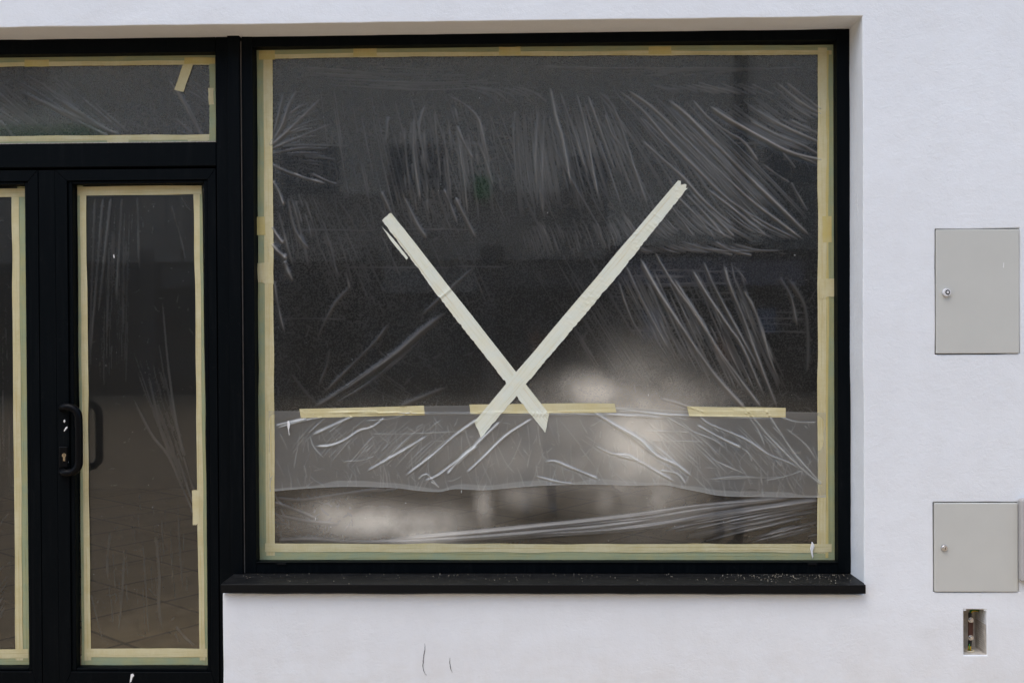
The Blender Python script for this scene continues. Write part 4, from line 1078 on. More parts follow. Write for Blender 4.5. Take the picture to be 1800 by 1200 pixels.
film('door_film', F6, [(-236, 336), (47, 335)], [(-236, 1155), (52, 1155)], [(-228, 336), (-222, 1155)], [(43, 335), (49, 1155)], 0.004, YG - 0.0012, M['film_door'],
     'clear film over the door pane at the far left edge', cling=lambda X, Z: np.full_like(X, 0.6), cmul=5.5)

# ------------------------------------------------------------------ masking tape
TAPES = []
def tape(label, p0, p1, w, mat, layer=0, lift=None, rag=(0.0, 0.0), ends=(0.0, 0.0), slant=(0.0, 0.0), taper=None, wav=0.5, group='strips of masking tape', mids=()):
    """strip from p0 to p1 (photo pixels), w wide; rag = tearing of its two long edges; ends = tearing of the ends; slant = px the end leans"""
    TAPES.append(label)
    Y = YG - 0.0036 - 0.0007 * layer - 0.00004 * (len(TAPES) % 13)
    P = spline([p0, *mids, p1], 4.0)
    n = len(P); mcols = 6
    tdir = np.gradient(P, axis=0); tdir /= np.linalg.norm(tdir, axis=1)[:, None]
    nrm = np.stack([-tdir[:, 1], tdir[:, 0]], 1)
    L = np.linalg.norm(P[-1] - P[0])
    w1 = smooth_noise((2, n), (1, max(3, n // 14)), RNG)[0] * wav; w2 = smooth_noise((2, n), (1, max(3, n // 14)), RNG)[0] * wav
    r1 = np.abs(RNG.normal(0, 1, n)); r2 = np.abs(RNG.normal(0, 1, n))
    v = []; uv = []
    k = (DCAM + YG) / FPX
    t = np.linspace(0, 1, n)
    tp = np.ones((n, 2)) if taper is None else taper(t)
    for i in range(n):
        for j in range(mcols + 1):
            s = j / mcols * 2 - 1                         # -1 .. 1 across
            half = w / 2
            off = s * half
            if s < 0: off *= tp[i, 0]
            else: off *= tp[i, 1]
            if j == 0: off += w1[i] + rag[0] * r1[i]
            if j == mcols: off += w2[i] - rag[1] * r2[i]
            q = P[i] + nrm[i] * off
            q0 = max(0, 1 - t[i] * n / 3.0); q1 = max(0, 1 - (1 - t[i]) * n / 3.0)
            q = q + tdir[i] * (slant[0] * s * (1 if i == 0 else q0) + slant[1] * s * (1 if i == n - 1 else q1))
            if i == 0: q = q + tdir[i] * (ends[0] * RNG.uniform(-1, 1))
            if i == n - 1: q = q + tdir[i] * (ends[1] * RNG.uniform(-1, 1))
            p = at(q[0], q[1], Y)
            y = Y
            if lift is not None: y = min(Y, Y - lift(np.array(p.x), np.array(p.z)))
            v.append((p.x, y, p.z)); uv.append((t[i] * L * k, (off + half) * k))
    f = []
    for i in range(n - 1):
        for j in range(mcols):
            a = i * (mcols + 1) + j
            f.append((a, a + mcols + 1, a + mcols + 2, a + 1))
    o = mesh('masking_tape', v, f, mat, None, False)
    # outward normal towards the street
    if o.data.polygons[0].normal.y > 0:
        o.data.flip_normals()
    l = o.data.uv_layers.new(name='UVMap')
    l.data.foreach_set('uv', np.array([uv[lp.vertex_index] for lp in o.data.loops], np.float32).ravel())
    s = o.modifiers.new('paper', 'SOLIDIFY'); s.thickness = 0.00035; s.offset = -1
    return tag(o, label, 'tape', group)


TT, TGN, TY, TX = M['tape_tan'], M['tape_green'], M['tape_yellow'], M['tape_cross']
G1, G2, G3 = 'masking tape round the large window', 'masking tape round the window above the doors', 'masking tape round the door panes'
tape('greenish tape strip against the frame along the left side of the large window', (461, 86), (465.5, 983), 19, TGN, 0, group=G1, wav=.8)
tape('tan tape strip next to the film along the left side of the large window', (470.5, 90), (475.5, 976), 16, TT, 1, group=G1, wav=.7)
tape('greenish tape strip against the frame along the right side of the large window', (1458, 80), (1461.5, 983), 17, TGN, 0, group=G1, wav=1.0)
tape('tan tape strip next to the film along the right side of the large window', (1445.5, 84), (1444.5, 972), 15.5, TT, 1, group=G1, wav=.8)
tape('thin tan line of tape inside the right greenish strip of the large window', (1455, 90), (1453.5, 980), 4, TY, 2, group=G1, wav=1.2)
tape('olive tape strip under the head rail of the large window', (452, 95.5), (1466, 86), 14, TGN, 0, group=G1, wav=.6, mids=((700, 91.5), (960, 89)))
tape('narrow tan tape strip below the olive one along the top of the large window', (458, 100), (1462, 92.5), 8, TT, 1, group=G1, wav=.6, mids=((700, 96.5), (960, 94.5)))
tape('greenish tape strip above the bottom rail of the large window', (457, 974.5), (1467, 974.5), 18, TGN, 0, group=G1, wav=.7)
tape('tan tape strip over the lower edge of the film in the large window', (466, 962.5), (1462, 963), 15, TT, 2, group=G1, wav=1.0)
tape('yellow tape patch in the top left corner of the large window', (455, 97), (483, 97), 16, TY, 3, group=G1)
tape('yellow tape patch on the top strip above the left arm of the cross', (621, 92), (662, 91.5), 14, TY, 3, group=G1)
tape('yellow tape patch in the middle of the top strip of the large window', (877, 90), (915, 89.5), 14, TY, 3, group=G1)
tape('yellow tape patch on the top strip above the right arm of the cross', (1140, 89), (1180, 88.5), 14, TY, 3, group=G1)
tape('torn pale tape patch halfway down the left strip of the large window', (466, 462), (467, 498), 27, TT, 3, group=G1, slant=(0, -2), ends=(.6, 1.2))
tape('short tan tape patch above the torn one on the left strip', (458, 381), (459, 413), 15, TY, 3, group=G1)
tape('tan tape patch halfway down the right strip of the large window', (1453, 490), (1453.5, 523), 28, TT, 3, group=G1, slant=(0, 3), ends=(.5, 1.5))
tape('small tan tape patch high on the right strip beside the wrinkled film', (1453.5, 380), (1454, 426), 16, TY, 2, group=G1)

lift1 = lambda x, z: np.maximum(0, F1.sample(F1.h, x, z)) + np.maximum(0, F2.sample(F2.h, x, z)) * (z < at(900, 722, YG).z) + 0.0004
GX = 'tape strips holding the folded film under the cross'
tape('left short horizontal tape strip holding the film flap', (527.5, 726.3), (746, 721), 16.5, TT, 2, lift1, rag=(0, .3), slant=(1.2, .6), group=GX)
tape('long horizontal tape strip behind the foot of the cross', (826, 718.5), (1082, 716.5), 16.5, TT, 2, lift1, slant=(1, 1.6), group=GX)
tape('right short horizontal tape strip holding the film flap', (1209.5, 722.5), (1381, 724.8), 16.5, TT, 2, lift1, slant=(2.2, 0), group=GX)
def tapA(t):
    a = np.ones((len(t), 2)); a[:, 1] = np.clip(0.62 + t * 1.1, 0.62, 1.0)
    return a
def tapB(t):
    a = np.ones((len(t), 2)); a[:, 1] = np.where(t < 0.34, 0.60 + 0.4 * np.clip(t / 0.34, 0, 1) ** 1.2, 1.0)
    return a
GC = 'two long tape strips crossed over the large window'
tape('cross arm of pale tape from upper left down to lower right', (678, 383), (962, 744), 26.5, TX, 3, lift1, rag=(0, .8), ends=(3.0, .5), slant=(0, 11), taper=tapA, group=GC)
tape('torn slip hanging beside the upper end of the left cross arm', (672.5, 400), (716, 455), 5.5, TX, 3, lift1, rag=(.3, .3), ends=(2, .5), taper=lambda t: np.stack([np.clip(t * 2 + .15, 0, 1)] * 2, 1), group='torn slips of tape')
tape('cross arm of pale tape from upper right down to lower left, torn edge', (1203, 325), (840, 755), 27.5, TX, 4, lift1, rag=(.7, .0), ends=(5.5, 1.0), slant=(3, -7), taper=lambda t: tapB(t)[:, ::-1] if True else 0, group=GC)

tape('olive tape strip under the head rail of the window above the doors', (-236, 111), (379, 103.5), 14, TGN, 0, group=G2, wav=.8)
tape('narrow tan tape strip along the top of the window above the doors', (-236, 116.5), (376, 109.5), 8, TT, 1, group=G2, wav=.8)
tape('tape strip along the bottom of the window above the doors', (-236, 246), (379, 241.5), 10, TT, 1, group=G2, wav=.8)
tape('greenish tape strip on the lower edge of the window above the doors', (-236, 251), (379, 246.5), 9, TGN, 0, group=G2, wav=.5)
tape('tape strip down the right side of the window above the doors', (373.5, 104), (374, 248), 11.5, TGN, 2, group=G2, wav=.6)
tape('yellow tape patch on the top strip at the left of the window above the doors', (43, 111.5), (86, 111), 12, TY, 3, group=G2)
tape('yellow tape patch in the top right corner of the window above the doors', (324, 107), (378, 107), 11, TY, 3, group=G2)
tape('loose slanting tape end hanging in the window above the doors', (331.5, 111), (314, 160), 16.5, TT, 2, group=G2, slant=(0, .8))
tape('small tape patch on the right side of the window above the doors', (370.5, 155), (371.5, 184), 9, TT, 3, group=G2)
tape('pale tape patch in the middle of the lower strip above the door handle leaf', (188, 245.5), (226, 245), 10, TT, 2, group=G2)
tape('pale tape patch near the right end of the lower strip above the doors', (330, 243.5), (365, 243), 9, TT, 2, group=G2)

tape('greenish tape strip against the bead left of the handle leaf pane', (140.5, 326), (149, 1168), 10, TGN, 0, group=G3, wav=.6)
tape('tan tape strip beside the handle along the door pane', (146, 330), (154, 1160), 11, TT, 1, group=G3, wav=.8)
tape('tan tape strip along the right side of the handle leaf pane', (345.5, 330), (355.5, 1160), 10, TT, 1, group=G3, wav=.8)
tape('greenish tape strip against the bead right of the handle leaf pane', (350.5, 326), (361.5, 1168), 10, TGN, 0, group=G3, wav=.6)
tape('tape strip along the top of the handle leaf pane', (136, 336), (354, 333.5), 15.5, TT, 2, group=G3, wav=.6)
tape('tan tape strip across the bottom of the handle leaf pane', (150, 1147.5), (364, 1146.5), 15, TT, 2, group=G3, wav=.8)
tape('greenish tape strip on the bottom edge of the handle leaf pane', (143, 1160), (366, 1159.5), 16, TGN, 0, group=G3, wav=.6)
tape('torn tape patch on the right side of the handle leaf pane', (343.5, 861), (345, 921), 12, TT, 3, group=G3, slant=(0, 3), ends=(.5, 1.5))
tape('tan tape strip down the pane edge at the far left of the photo', (27, 332), (33.5, 1160), 13, TT, 2, group=G3, wav=.7)
tape('greenish tape strip against the bead at the far left of the photo', (37.5, 328), (45.5, 1168), 14, TGN, 0, group=G3, wav=.8)
tape('tape strip along the top of the far left door pane', (-236, 340), (44, 339), 15, TT, 3, group=G3, wav=.6)
tape('tape strip along the bottom of the far left door pane', (-226, 1150), (50, 1148), 17, TT, 3, group=G3, wav=.6)
tape('greenish tape strip on the bottom edge of the far left door pane', (-226, 1161), (51, 1160.5), 14, TGN, 1, group=G3, wav=.6)

# paint drops on film and tape
def drop(label, pts, Y=YG - 0.010, **k):
    o = blob('paint_drop', pts, Y, None, M['white_paint'])
    return tag(o, label, 'paint drop', 'drops of white paint on the masked window')


drop('white paint drip on the film flap at its left end', [(505.5, 740), (508, 739), (510, 745), (509, 752), (507.5, 757), (509, 763), (508, 766), (507, 758), (505, 749)])
drop('white paint drip over the bottom tape in the right corner', [(1427, 951), (1430, 955), (1432, 960), (1429, 967), (1428, 972), (1430, 977), (1428, 981), (1426, 973), (1424, 963)])
m = MB()
for k in range(90):
    px, py = RNG.uniform(484, 1436), 110 + 845 * RNG.uniform() ** 0.7
    p = at(px, py, YG - 0.007); r = RNG.uniform(0.0006, 0.0015)
    a = RNG.uniform(0, 3.1); l = r * RNG.choice([1, 1, 1, 3, 5])
    d = Vector((math.cos(a) * l * .4, 0, math.sin(a) * l))
    m.tube([p - d, p, p + d], [r * .5, r, r * .4], 5)
for k in range(28):
    px, py = RNG.uniform(160, 340), RNG.uniform(350, 1130)
    p = at(px, py, YG - 0.006); r = RNG.uniform(0.0007, 0.0016)
    m.tube([p - Vector((0, 0, r * 1.5)), p, p + Vector((0, 0, r))], [r * .5, r, r * .4], 5)
tag(m.build('paint_specks', M['white_paint']), 'tiny white paint specks spattered over film and tape', 'paint', kind='stuff')
# crumbs of plaster on the sill
m = MB()
for k in range(230):
    u = RNG.uniform(0.01, 0.99)
    if RNG.uniform() < .35: u = 0.90 + 0.09 * RNG.normal() * .6
    u = min(max(u, .02), .985)
    X = XD + (XR - XD) * u; t = RNG.beta(2.4, 1.1); Yc = -0.03 + (YF + 0.03) * t - 0.004
    Z = sz + (back - sz) * max(0, (Yc + 0.004) / (YF + 0.024))
    r = RNG.uniform(0.0005, 0.0016)
    m.box(X - r, X + r * RNG.uniform(.5, 1.6), Yc - r, Yc + r, Z - r * .2, Z + r * 1.2)
tag(m.build('plaster_crumbs', simple('plaster_crumb', (0.42, 0.37, 0.28), .9, .1, var=.5, scale=90)), 'scattered plaster crumbs lying on the black sill', 'crumbs', kind='stuff')

# ------------------------------------------------------------------ meter cabinets
def cabinet(name, R, lockpx, label, round_lock):
    x0, x1, z0, z1 = R
    r = empty(name, ((x0 + x1) / 2, 0, z0), label, 'cabinet', 'grey metal cabinets set in the wall')
    m = MB()
    d = 0.16; t = 0.004
    m.box(x0, x1, 0.012, d, z0, z0 + t); m.box(x0, x1, 0.012, d, z1 - t, z1); m.box(x0, x0 + t, 0.012, d, z0 + t, z1 - t); m.box(x1 - t, x1, 0.012, d, z0 + t, z1 - t); m.box(x0, x1, d, d + t, z0, z1)
    m.build('cabinet_box', M['cabinet_dark'], r)
    g = 0.0035
    b = MB(); b.box(x0 + g, x1 - g, -0.006, 0.016, z0 + g, z1 - g, 0.003, 3)
    b.build('cabinet_door', M['cabinet'], r)
    p = at(*lockpx, -0.012)
    k = MB()
    if round_lock:
        k.cyl((p.x, -0.018, p.z), (0, 1, 0), 0.0165, 0.0185, 0.012, 28)
        k.build('lock', M['white_plastic'], r)
        MB().cyl((p.x + .002, -0.0195, p.z + .001), (0, 1, 0), 0.0100, 0.0100, 0.004, 24).build('lock_ring', M['black'], r)
        MB().cyl((p.x + .002, -0.0212, p.z + .001), (0, 1, 0), 0.0055, 0.0060, 0.004, 20).build('lock_core', M['white_plastic'], r)
        MB().box(p.x + .0032, p.x + .0046, -0.0186, -0.016, p.z - .016, p.z - .009).build('lock_mark', M['black'], r)
    else:
        k.cyl((p.x, -0.014, p.z), (0, 1, 0), 0.0120, 0.0150, 0.008, 28)
        k.build('lock', M['chrome'], r)
        MB().cyl((p.x + .001, -0.0165, p.z), (0, 1, 0), 0.0075, 0.008, 0.004, 20).build('lock_core', M['chrome'], r)
        MB().box(p.x, p.x + .0022, -0.0172, -0.014, p.z - .005, p.z + .0045).build('keyway', M['black'], r)
    return r


C1 = cabinet('meter_cabinet', CAB1, (1664, 514), 'taller grey wall cabinet with a white round lock', True)
C2 = cabinet('meter_cabinet', CAB2, (1660.5, 963), 'lower squarish grey wall cabinet with a small chrome keyhole lock', False)
blob('paint_fleck', [(1764, 461), (1765, 462), (1764.8, 471), (1763.2, 470)], -0.0062, C1, M['white_paint'], .0004)
r3 = rect_at(1794.5, 876, 1945, 1023, -0.03)
C3 = empty('junction_box', ((r3[0] + r3[1]) / 2, 0, r3[2]), 'rounded grey box edge cut off at the right photo border', 'box')
MB().box(r3[0], r3[1], -0.035, 0.001, r3[2], r3[3], 0.012, 4).build('box_body', simple('grey_box_plastic', (0.40, 0.385, 0.37), .5, .3, var=.04), C3)
MB().box(r3[0] + .02, r3[1] - .02, -0.039, -0.034, r3[2] + .02, r3[3] - .02, 0.002).build('box_lid', simple('grey_box_lid', (0.42, 0.405, 0.39), .5, .3, var=.04), C3)

# ------------------------------------------------------------------ niche with the earthing terminal
nx0, nx1, nz0, nz1 = NICHE
NB = empty('wall_recess', ((nx0 + nx1) / 2, 0, nz0), 'small open recess in the plaster with a ribbed lining, under the lower cabinet', 'recess')
lin = simple('grubby_plastic_lining', (0.50, 0.46, 0.40), .6, .3, var=.25, scale=40)
m = MB(); e_ = 0.0015
m.box(nx0 - .004, nx0 + e_, 0.006, 0.11, nz0, nz1); m.box(nx1 - e_, nx1 + .004, 0.006, 0.11, nz0, nz1)
m.box(nx0, nx1, 0.008, 0.11, nz0 - .004, nz0 + e_); m.box(nx0, nx1, 0.008, 0.11, nz1 - e_, nz1 + .004); m.box(nx0, nx1, 0.11, 0.114, nz0, nz1)
m.build('lining', lin, NB)
for k in range(19):
    z = nz0 + 0.014 + (nz1 - nz0 - 0.02) * k / 19
    MB().box(nx1 - e_ - 0.0022, nx1 - e_, 0.02, 0.108, z, z + 0.0035).build('rib', lin, NB)
for sx in (nx0 + .006, nx1 - .006):
    MB().prism([(sx - .006, nz1 - .007), (sx + .006, nz1 - .007), (sx + .006, nz1), (sx - .006, nz1)], 0.002, 0.008).build('corner_tab', M['plaster'], NB)
ET = empty('earthing_terminal', at(1706, 1142, 0.05), 'brown earthing bar with two bolts and yellow green cables inside the wall recess', 'terminal')
n_ = lambda px, py, y=0.05: at(px, py, y)
a, b, c_, d_ = rect_at(1702, 1090, 1710, 1118, 0.048)
MB().box(a, b, 0.044, 0.052, c_, d_, .001).build('terminal_bar', simple('brown_bar', (0.075, 0.032, 0.022), .6, .3), ET)
for py in (1089, 1120):
    p = n_(1706.5, py, 0.042)
    MB().cyl((p.x, 0.030, p.z), (0, 1, 0), .0080, .0085, .012, 6).build('bolt', M['chrome'], ET)
    MB().cyl((p.x, 0.041, p.z), (0, 1, 0), .0115, .0115, .003, 20).build('washer', M['chrome'], ET)
blk = simple('black_sleeve', (0.012, 0.012, 0.013), .4, .4)
MB().tube([n_(1705.5, 1088), n_(1705, 1080), n_(1705.5, 1076)], .0075).build('cable_lug', blk, ET)
MB().tube([n_(1705.5, 1120), n_(1705, 1127), n_(1704.5, 1134)], .0078).build('cable_lug', blk, ET)
green = simple('green_insulation', (0.03, 0.20, 0.05), .45, .4); yel = simple('yellow_insulation', (0.62, 0.38, 0.02), .45, .4)
MB().tube([n_(1705.5, 1078, .052), n_(1706.5, 1073.5, .055), n_(1711, 1071.5, .06), n_(1718, 1071.5, .07), n_(1722, 1074, .085)], .0055).build('upper_cable', green, ET)
MB().tube([n_(1707, 1077.5, .048), n_(1709, 1074, .051), n_(1713, 1073, .057), n_(1719, 1073.5, .068)], .0026).build('cable_stripe', yel, ET)
MB().tube([n_(1704.5, 1131), n_(1704.3, 1137), n_(1704, 1143.5)], .0070).build('lower_cable', yel, ET)
MB().tube([n_(1704.2, 1131, .0435), n_(1704, 1137, .0435), n_(1703.7, 1143, .0435)], .0022).build('cable_stripe', green, ET)
m = MB(); p = n_(1704.5, 1142, .05)
ring = [Vector((p.x + .017 * math.cos(2 * math.pi * i / 20), .05 + .017 * math.sin(2 * math.pi * i / 20), p.z - .002)) for i in range(21)]
m.tube(ring, .0038, 8, cap=False); m.build('conduit_rim', simple('cream_conduit', (0.60, 0.53, 0.38), .5, .3), ET)
m = MB(); p = n_(1721.5, 1075, .10)
ring = [Vector((p.x + .010 * math.cos(2 * math.pi * i / 16), .104, p.z + .010 * math.sin(2 * math.pi * i / 16))) for i in range(17)]
m.tube(ring, .003, 8, cap=False); m.build('conduit_rim', simple('cream_conduit_b', (0.58, 0.50, 0.34), .5, .3), ET)

# ------------------------------------------------------------------ shop interior
def sheet(name, x0, x1, y0, y1, z, mat, kind='structure', th=0.0):
    o = mesh(name, [(x0, y0, z), (x1, y0, z), (x1, y1, z), (x0, y1, z)], [(0, 1, 2, 3)], mat)
    o['kind'] = kind
    return o


def floor_mat():
    t = NT('brown_floor_tiles')
    c = t.coord()
    br = t.n("ShaderNodeTexBrick"); t.l(t.map(c, (1, 1, 1), (0, 0, math.radians(38))), br.inputs[0])
    br.inputs['Scale'].default_value = 1.0; br.inputs['Brick Width'].default_value = 0.6; br.inputs['Row Height'].default_value = 0.6; br.inputs['Mortar Size'].default_value = 0.012
    br.offset = 0.0
    col = t.mix(t.ramp(t.noise(c, 3.5, 6), [(.3, 0), (.7, 1)]), (0.26, 0.165, 0.085), (0.36, 0.24, 0.135))
    col = t.mix(br.outputs['Fac'], col, (0.05, 0.036, 0.026))
    t.bsdf(col, .6, .3)
    return t.m


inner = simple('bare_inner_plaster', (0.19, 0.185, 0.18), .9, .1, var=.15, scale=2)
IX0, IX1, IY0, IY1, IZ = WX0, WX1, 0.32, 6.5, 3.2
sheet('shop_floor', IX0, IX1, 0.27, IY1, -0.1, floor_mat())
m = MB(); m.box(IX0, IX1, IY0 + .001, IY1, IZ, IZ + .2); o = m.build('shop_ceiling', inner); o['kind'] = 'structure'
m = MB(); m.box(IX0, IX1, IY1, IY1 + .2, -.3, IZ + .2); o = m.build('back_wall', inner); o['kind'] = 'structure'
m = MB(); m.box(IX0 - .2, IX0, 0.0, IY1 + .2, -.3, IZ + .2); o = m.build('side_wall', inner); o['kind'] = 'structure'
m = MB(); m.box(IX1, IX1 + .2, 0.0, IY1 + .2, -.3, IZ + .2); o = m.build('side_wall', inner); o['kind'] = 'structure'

# ------------------------------------------------------------------ street
def paving_mat():
    t = NT('brown_concrete_paving')
    c = t.coord()
    br = t.n("ShaderNodeTexBrick"); t.l(t.map(c, (1, 1, 1), (0, 0, math.radians(28))), br.inputs[0])
    br.inputs['Scale'].default_value = 1.0; br.inputs['Brick Width'].default_value = 0.30; br.inputs['Row Height'].default_value = 0.20; br.inputs['Mortar Size'].default_value = 0.010
    br.inputs['Color1'].default_value = (.9, .9, .9, 1); br.inputs['Color2'].default_value = (.72, .72, .72, 1); br.inputs['Mortar'].default_value = (.2, .2, .2, 1)
    col = t.mix(t.ramp(t.noise(c, .7, 5), [(.3, 0), (.7, 1)]), (0.58, 0.42, 0.25), (0.72, 0.53, 0.33))
    col = t.mix(1.0, col, br.outputs['Color'], 'MULTIPLY')
    t.bsdf(col, .85, .2, 0, t.bump(br.outputs['Fac'], .5, -.01))
    return t.m


sheet('pavement', -150, 150, -150, 150, -0.12, paving_mat())
def opposite():
    yb = -23.2
    r = empty('town_house', (0, yb, 0), 'plain rendered town house with dark shopfront across the street, mirrored in the glass', 'building')
    rend = simple('pale_render', (0.82, 0.75, 0.66), .9, .1, var=.1, scale=1.2)
    dark = simple('shopfront_dark', (0.012, 0.014, 0.014), .3, .3)
    wg = simple('dark_window_glass', (0.13, 0.14, 0.145), .15, .5)
    m = MB(); m.box(-34, 34, yb - 8, yb, 4.05, 13.5); m.build('wall', rend, r)
    m = MB(); m.box(-34, 34, yb - 8, yb - 0.25, -0.3, 4.05); m.build('shopfront', dark, r)
    band = simple('brown_render_band', (0.46, 0.41, 0.36), .9, .1, var=.35, scale=.6)
    a = mirrored(1075, 455, yb + .1); b = mirrored(-600, 352, yb + .1)
    for i in range(9):
        x0 = b.x + (a.x - b.x) * i / 9; x1 = b.x + (a.x - b.x) * (i + 1) / 9 - .12
        MB().box(x0, x1, yb - .1, yb + .05, a.z, b.z + .12 * (i % 2)).build('panel', band, r)
    cols = simple('fascia_lilac', (0.26, 0.25, 0.30), .8, .2, var=.08)
    a = mirrored(1080, 503, yb + .1); b = mirrored(1412, 458, yb + .1)
    m = MB(); m.box(a.x, b.x, yb - .2, yb + .12, a.z, b.z); m.build('fascia', cols, r)
    for px in (495, 650, 860, 1080, 1302, 1560, 260, 60, 1800):
        p = mirrored(px, 600, yb); MB().box(p.x - .22, p.x + .22, yb - .3, yb + .06, -.3, 4.05).build('pier', simple('pier_render', (0.14, 0.13, 0.125), .9, .1), r)
    p = mirrored(1302, 300, yb)
    MB().box(p.x - .17, p.x + .17, yb, yb + .14, 4.06, 13.4).build('downpipe', simple('zinc_pipe', (0.10, 0.11, 0.105), .6, .3), r)
    for (x0, y0, x1, y1) in [(1350, 262, 1432, 432), (1000, 280, 1062, 402), (1195, -60, 1262, 60), (690, 260, 780, 405), (500, 262, 590, 405), (1350, -90, 1432, 60), (1000, -90, 1062, 50), (690, -90, 780, 50), (500, -90, 590, 50),
                             (200, 262, 290, 405), (-20, 262, 70, 405), (1560, 262, 1650, 405), (1760, 262, 1850, 405), (200, -90, 290, 50), (-20, 95, 80, 175)]:
        a = mirrored(x0, y1, yb); b = mirrored(x1, y0, yb)
        w = MB().box(a.x, b.x, yb - .1, yb + .008, a.z, b.z).build('window', wg, r)
        fr = simple('sash_paint', (0.30, 0.29, 0.28), .6, .3) if 'sash' not in M else M['sash']; M['sash'] = fr
        cx = (a.x + b.x) / 2; m = MB(); m.box(cx - .05, cx + .05, yb, yb + .04, a.z, b.z)
        for (p0, p1, q0, q1) in ((a.x - .09, a.x, a.z, b.z), (b.x, b.x + .09, a.z, b.z), (a.x - .09, b.x + .09, b.z, b.z + .09), (a.x - .12, b.x + .12, a.z - .1, a.z)):
            m.box(p0, p1, yb, yb + .06, q0, q1)
        m.build('window_frame', fr, w)
    rr = random.Random(3)
    xs_ = [mirrored(px, 600, yb).x for px in (1800, 1560, 1302, 1080, 860, 650, 495, 260, 60)]
    for i, (u, v_) in enumerate(zip(sorted(xs_), sorted(xs_)[1:])):
        g = (.05, .11, .03, .16, .07, .13, .04, .09)[i]
        h1 = 2.5 + rr.uniform(0, .5); h2 = 3.5 + rr.uniform(0, .45)
        MB().box(u + .5, v_ - .5, yb - .3, yb - .2 , .35, h1).build('shop_pane', simple('shop_pane_%d' % i, (g * .5, g * .52, g * .5), .4, .3, var=.6, scale=.9), r)
        MB().box(u + .35, v_ - .35, yb - .3, yb - .12, h1 + .25, h2).build('sign_board', simple('sign_board_%d' % i, (g * 2.2, g * 2.1, g * 2.0), .7, .2, var=.3, scale=.7), r)
    blue = simple('blue_white_poster', (0.20, 0.27, 0.42), .5, .3, var=.5, scale=3)
    for (x0, y0, x1, y1) in ((1132, 543, 1163, 568), (1132, 572, 1163, 597), (1337, 541, 1368, 586)):
        a = mirrored(x0, y1, yb + .1); b = mirrored(x1, y0, yb + .1)
        MB().box(a.x, b.x, yb - .19, yb - .17, a.z, b.z).build('poster', blue, r)
    grn = simple('green_awning', (0.06, 0.40, 0.14), .7, .2)
    a = mirrored(-150, 246, yb + 1); b = mirrored(158, 218, yb + 1)
    MB().box(a.x, b.x, yb, yb + 1.0, a.z, b.z).build('awning', grn, r)
    a = mirrored(832, 345, yb + .6); b = mirrored(860, 305, yb + .6)
    MB().box(a.x, b.x, yb + .05, yb + .2, a.z, b.z).build('hanging_sign', grn, r)
opposite()

# ------------------------------------------------------------------ the two people the panes mirror
SKIN = simple('skin', (0.52, 0.33, 0.24), .55, .35, var=.06)
HAIR = simple('dark_hair', (0.02, 0.014, 0.010), .5, .4, var=.3)
COAT = simple('black_coat', (0.014, 0.015, 0.018), .85, .15, var=.25, scale=60, bump=.001)
JEANS = simple('dark_trousers', (0.016, 0.020, 0.030), .9, .1, var=.25, scale=80, bump=.0008)
SHOE_W = simple('pale_shoe', (0.55, 0.53, 0.50), .6, .3)
SHOE_D = simple('dark_shoe', (0.02, 0.02, 0.02), .6, .3)


